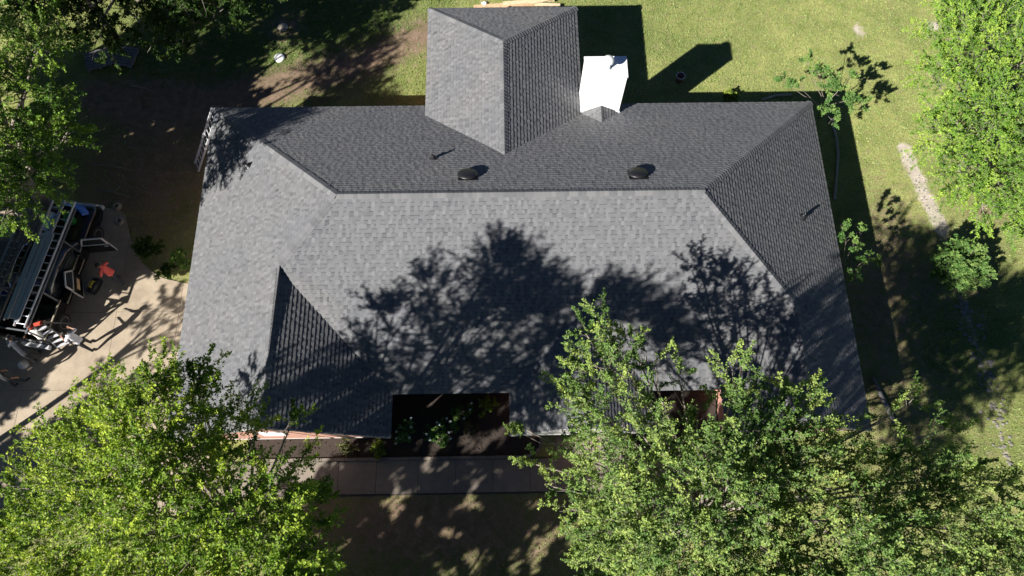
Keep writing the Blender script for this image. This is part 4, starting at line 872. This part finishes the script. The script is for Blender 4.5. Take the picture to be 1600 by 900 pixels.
# ------------------------------------------------------------------ people
def person(label, base, heading, shirt, pants, hat, sit=None, armL=((.26, .04, 1.16), (.25, .22, 1.0)), armR=((-.26, .02, 1.14), (-.27, .12, .92)), lean=.05, stride=.1, h=1.0):
    root = empty('person', base, heading, label, 'person')
    Lx = lean
    J = {'pel': ((0, 0, .93), (.155, .115)), 'wai': ((0, Lx * .4, 1.09), (.145, .105)), 'che': ((0, Lx, 1.29), (.175, .12)), 'nb': ((0, Lx * 1.4, 1.455), (.08, .075)), 'nk': ((0, Lx * 1.6 + .01, 1.52), (.056, .056)),
         'hd': ((0, Lx * 1.8 + .02, 1.60), (.078, .092)), 'ht': ((0, Lx * 1.9 + .015, 1.69), (.074, .086)), 'sl': ((.175, Lx * 1.2, 1.415), (.07, .07)), 'sr': ((-.175, Lx * 1.2, 1.415), (.07, .07)),
         'el': ((armL[0][0], armL[0][1] + Lx, armL[0][2]), (.047, .047)), 'wl': ((armL[1][0], armL[1][1] + Lx, armL[1][2]), (.032, .030)), 'er': ((armR[0][0], armR[0][1] + Lx, armR[0][2]), (.047, .047)), 'wr': ((armR[1][0], armR[1][1] + Lx, armR[1][2]), (.032, .030)),
         'hl': ((.092, 0, .87), (.098, .1)), 'hr': ((-.092, 0, .87), (.098, .1)), 'kl': ((.11, stride * .6 + .03, .49), (.066, .07)), 'kr': ((-.11, -stride * .4 + .03, .49), (.066, .07)),
         'al': ((.115, stride, .09), (.044, .05)), 'ar': ((-.115, -stride, .09), (.044, .05)), 'tl': ((.125, stride + .17, .045), (.045, .035)), 'tr': ((-.125, -stride + .17, .045), (.045, .035))}
    def dirn(a, b): return (Vector(J[b][0]) - Vector(J[a][0])).normalized()
    for s_ in 'lr':
        J['p' + s_] = (tuple(Vector(J['w' + s_][0]) + dirn('e' + s_, 'w' + s_) * .085), (.040, .020))
    E_ = [('pel', 'wai'), ('wai', 'che'), ('che', 'nb'), ('nb', 'nk'), ('nk', 'hd'), ('hd', 'ht')]
    for s_ in 'lr': E_ += [('nb', 's' + s_), ('s' + s_, 'e' + s_), ('e' + s_, 'w' + s_), ('w' + s_, 'p' + s_), ('pel', 'h' + s_), ('h' + s_, 'k' + s_), ('k' + s_, 'a' + s_), ('a' + s_, 't' + s_)]
    names = list(J); ix = {k: i for i, k in enumerate(names)}
    me = bpy.data.meshes.new('tmp'); me.from_pydata([J[k][0] for k in names], [(ix[a], ix[b]) for a, b in E_], []); o = bpy.data.objects.new('tmp', me); col.objects.link(o)
    o.modifiers.new('sk', 'SKIN'); sv = me.skin_vertices[0].data
    for i, k in enumerate(names): sv[i].radius = J[k][1]; sv[i].use_root = (k == 'pel')
    ss = o.modifiers.new('ss', 'SUBSURF'); ss.levels = ss.render_levels = 2
    dg = bpy.context.evaluated_depsgraph_get(); ev = bpy.data.meshes.new_from_object(o.evaluated_get(dg)); bpy.data.objects.remove(o)
    vs = [v.co.copy() for v in ev.vertices]; fs = [tuple(p.vertices) for p in ev.polygons]
    mats = [shirt, pants, M['skin'], M['black']]; mi = []
    segm = {}
    for a, b in E_:
        segm[(a, b)] = 0
        if b[0] in 'hk' and b in ('hl', 'hr', 'kl', 'kr'): segm[(a, b)] = 1
        if b in ('al', 'ar'): segm[(a, b)] = 1
        if b in ('tl', 'tr'): segm[(a, b)] = 3
        if b in ('nk', 'hd', 'ht', 'wl', 'wr', 'pl', 'pr'): segm[(a, b)] = 2
    segs = [(Vector(J[a][0]), Vector(J[b][0]), m_, (J[a][1][0] + J[b][1][0]) / 2) for (a, b), m_ in segm.items()]
    for f_ in fs:
        c = sum((vs[i] for i in f_), Vector()) / len(f_); best = (9, 0)
        for (a, b, m_, r_) in segs:
            ab = b - a; t = max(0, min(1, (c - a).dot(ab) / ab.length_squared)); dd = (c - a - ab * t).length / r_
            if dd < best[0]: best = (dd, m_)
        m_ = best[1]
        if c.z < .97 and m_ == 0 and abs(c.x) < .22: m_ = 1
        mi.append(m_)
    mb = MB(); mb.add(vs, fs)
    # fingers and thumb, rooted in the palm
    for s_ in 'lr':
        p = Vector(J['p' + s_][0]); d = dirn('e' + s_, 'w' + s_); sx = 1 if s_ == 'l' else -1; lat = d.cross(Vector((0, 0, 1))); lat = lat.normalized() if lat.length > .2 else Vector((0, 1, 0)); inw = d.cross(lat).normalized()
        for q, (off, ln) in enumerate(((-.027, .062), (-.009, .075), (.009, .070), (.027, .055))):
            a = p + lat * off - d * .02; mb.tube([a, a + d * (ln * .55 + .02), a + d * (ln * .85 + .02) + inw * .018, a + d * (ln + .02) + inw * .034], [.0095, .009, .0085, .006], 6)
        a = p - d * .06 - lat * .03; mb.tube([a, a - lat * .028 + d * .03, a - lat * .03 + d * .065 + inw * .01], [.012, .0105, .007], 6)
    # nose, ears
    hc = Vector(J['hd'][0]); mb.add([hc + Vector(q) for q in ((-.014, .082, .0), (.014, .082, 0), (0, .112, -.004), (0, .084, .045))], [(0, 1, 2), (1, 3, 2), (3, 0, 2)])
    for sx in (-1, 1): mb.lathe([(.006, -.008), (.028, -.004), (.03, .004), (.01, .01)], hc + Vector((sx * .079, -.005, .02)), 8, Matrix.Rotation(sx * 1.45, 3, 'Y'))
    nf = len(mb.f); mi += [2] * (nf - len(mi))
    me = mb.mesh('body', shirt, True)
    for m_ in mats[1:]: me.materials.append(m_)
    me.polygons.foreach_set('material_index', mi); bpy.data.meshes.remove(ev)
    link_mesh('body', me, root)
    # hair or cap
    c = Vector(J['ht'][0]) + Vector((0, -.012, -.03)); mb = MB(); ps = [(.088, -.05), (.096, 0), (.092, .04), (.07, .078), (.035, .098), (.004, .103)]; mb.lathe(ps, c, 18)
    hm = M['hair'] if hat is None else hat; hr = mb.build('hair' if hat is None else 'cap', hm, root, True)
    if hat is not None:
        mb = MB(); mb.add([c + Vector(q) for q in ((-.08, .05, 0), (.08, .05, 0), (.06, .17, -.012), (0, .19, -.008), (-.06, .17, -.012), (-.08, .05, .012), (.08, .05, .012), (.06, .17, 0), (0, .19, .004), (-.06, .17, 0))], [(4, 3, 2, 1, 0), (5, 6, 7, 8, 9), (0, 1, 6, 5), (1, 2, 7, 6), (2, 3, 8, 7), (3, 4, 9, 8), (4, 0, 5, 9)]); mb.build('brim', hm, hr)
        mb = MB(); mb.lathe([(.082, -.10), (.088, -.06), (.088, -.03)], c, 14); mb.build('hair', M['hair'], hr, True)
    # eyes
    mb = MB()
    for sx in (-1, 1): mb.lathe([(.003, -.004), (.011, 0), (.003, .005)], hc + Vector((sx * .03, .083, .03)), 8, Matrix.Rotation(-math.pi / 2, 3, 'X'))
    mb.build('eyes', M['black'], root)
    return root
def gp(px_, py_): p = at(px_, py_, .03); return (p.x, p.y, .03)
person('person in a coral red shirt standing on the driveway by the open truck door', gp(194, 440), math.radians(75), M['red'], M['denim'], None, armL=((.30, .08, 1.2), (.33, .30, 1.12)), armR=((-.26, .1, 1.16), (-.2, .32, 1.05)), lean=.10, stride=.16)
person('person in a white shirt and black trousers casting a long shadow', gp(146, 543), math.radians(60), M['shirtw'], M['pants2'], None, armL=((.28, .12, 1.22), (.24, .36, 1.22)), armR=((-.27, .1, 1.2), (-.2, .36, 1.2)), lean=.12, stride=.14)
person('person in a cream shirt and red cap at the back of the pickup', gp(90, 538), math.radians(20), M['shirtw2'], M['denim'], M['redcap'], armL=((.28, .1, 1.2), (.26, .34, 1.15)), armR=((-.27, .12, 1.2), (-.2, .36, 1.2)), lean=.10, stride=.1)
person('person in dark work clothes at the left edge of the driveway', gp(34, 600), math.radians(-30), M['pants2'], M['denim'], None, armL=((.27, .02, 1.15), (.28, .12, .92)), lean=.08, stride=.18)
person('person in dark clothes and cap bending near the truck tail', gp(62, 560), math.radians(30), M['denim'], M['pants2'], M['black'], armL=((.27, .15, 1.15), (.25, .36, 1.0)), armR=((-.27, .15, 1.15), (-.22, .36, 1.0)), lean=.2, stride=.12)
c = at(38, 570, .1); mb = MB(); mb.lathe([(.10, 0), (.17, .05), (.19, .14), (.15, .23), (.06, .27), (.03, .31), (.05, .34)], (0, 0, 0), 12); tag(mb.build('sack', M['pale'], None, True, (c.x, c.y, .03)), 'small tied white sack on the shaded driveway', 'sack')

# ------------------------------------------------------------------ yard things
for (px_, py_, mt, lab, h_) in ((437, 91, 'white', 'bright white round disc lying on the shaded lawn', .10), (442, 43, 'tan', 'dull beige round disc nearer the shaded trees', .06)):
    p = at(px_, py_, 0); mb = MB(); mb.lathe([(.235, -.02), (.235, h_ * .5), (.215, h_ * .75), (.12, h_), (.01, h_ * 1.05)], (0, 0, 0), 24); tag(mb.build('stone_disc', M[mt], None, True, (p.x, p.y, 0)), lab, 'disc', 'round discs on the back lawn')
p = at(1061, 126, 0); pot = empty('plant_pot', (p.x, p.y, 0), 0, 'faded red plastic pot with pale rim in the chimney shadow', 'pot')
mb = MB(); mb.lathe([(.14, 0), (.19, .36), (.165, .36), (.125, .06)], (0, 0, 0), 22); mb.build('pot_body', M['terracotta'], pot, True)
mb = MB(); mb.tube([(math.cos(k * .3927) * .19, math.sin(k * .3927) * .19, .36) for k in range(17)], .018, 6); mb.build('rim', M['pale'], pot, True)
rb = random.Random(3)
lum = [(790, 7, 3.0, 4, 'wood', 'reddish board lying left in the lumber pile behind the back wing'), (812, 11, 2.3, -3, 'wood', 'short tan board nearest the roof edge in the lumber pile'), (826, 3, 2.4, 5, 'wood2', 'pale board on top of the lumber pile'), (855, 9, 1.2, -4, 'wood2', 'short pale board at the right end of the lumber pile'), (800, -3, 3.0, 2, 'wood', 'long tan board at the back of the lumber pile'), (845, 3, 1.0, 14, 'wood2', 'small pale offcut slanting across the lumber pile')]
for k, (px_, py_, L, a, mt, lab) in enumerate(lum):
    p = at(px_, py_, .05 + k * .02); mb = MB(); mb.box((0, 0, 0), (L, .2, .04)); o = mb.build('board', M[mt], None, False, (p.x, p.y, .03 + k * .045)); o.rotation_euler = (0, 0, math.radians(a)); tag(o, lab, 'board', 'boards piled behind the back wing')
p = at(757, 6, 0); mb = MB(); rock(mb, (0, 0, .05), .14, rb); tag(mb.build('paper_scrap', M['white'], None, True, (p.x, p.y, 0)), 'crumpled white scrap on the grass left of the lumber', 'scrap')
for k, (px_, py_, a, lab) in enumerate(((155, 95, 20, 'weathered grey pallet under the trees, left of the pair'), (195, 90, -12, 'weathered grey pallet under the trees, right of the pair'))):
    p = at(px_, py_, 0); pr = empty('pallet', (p.x, p.y, 0), math.radians(a), lab, 'pallet', 'pallets under the trees'); mb = MB(); mb.box((0, 0, 0), (1.1, .11, .02)); ms = mb.mesh('slat', M['oldwood']); mb = MB(); mb.box((0, 0, 0), (.09, 1.0, .09)); mt_ = mb.mesh('stringer', M['oldwood'])
    for j in range(7): link_mesh('slat', ms, pr, (0, -.45 + j * .15, .125 + rb.uniform(0, .004)))
    for j in (-1, 0, 1): link_mesh('stringer', mt_, pr, (j * .48, 0, .065))
p = Vector((-11.18, 11.9, 0)); ub = empty('utility_box', p, 0, 'pale grey utility box on the left wall beneath the eave', 'utility box')
mb = MB(); mb.box((-.45, 0, .45), (.7, .8, .8)); mb.build('cabinet', M['grey'], ub); mb = MB()
for k in range(6): mb.box((-.45, 0, .15 + k * .12), (.72, .82, .03))
mb.build('grille', M['whitemetal'], ub); mb = MB(); mb.lathe([(.30, .86), (.30, .875), (.05, .89)], (-.45, 0, 0), 20); mb.build('fan_guard', M['black'], ub, True)
rb = random.Random(8)
for k, (px_, py_, lab) in enumerate(((175, 262, 'fallen bare branch in the shade above the pickup'), (178, 303, 'pale fallen branch by the front of the pickup'), (225, 140, 'fallen branch on bare earth left of the roof corner'))):
    p = at(px_, py_, 0); a = rb.uniform(-.4, .6); d = Vector((math.cos(a), math.sin(a), 0)); mb = MB(); L = rb.uniform(.6, .9)
    mb.tube([-d * L, Vector((0, .06, .03)), d * L], [.03, .025, .008], 6); mb.tube([Vector((0, .05, .03)), Vector((.25, .35, .05))], [.018, .005], 5); tag(mb.build('fallen_branch', M['bark'], None, True, (p.x, p.y, .02)), lab, 'branch', 'fallen branches')
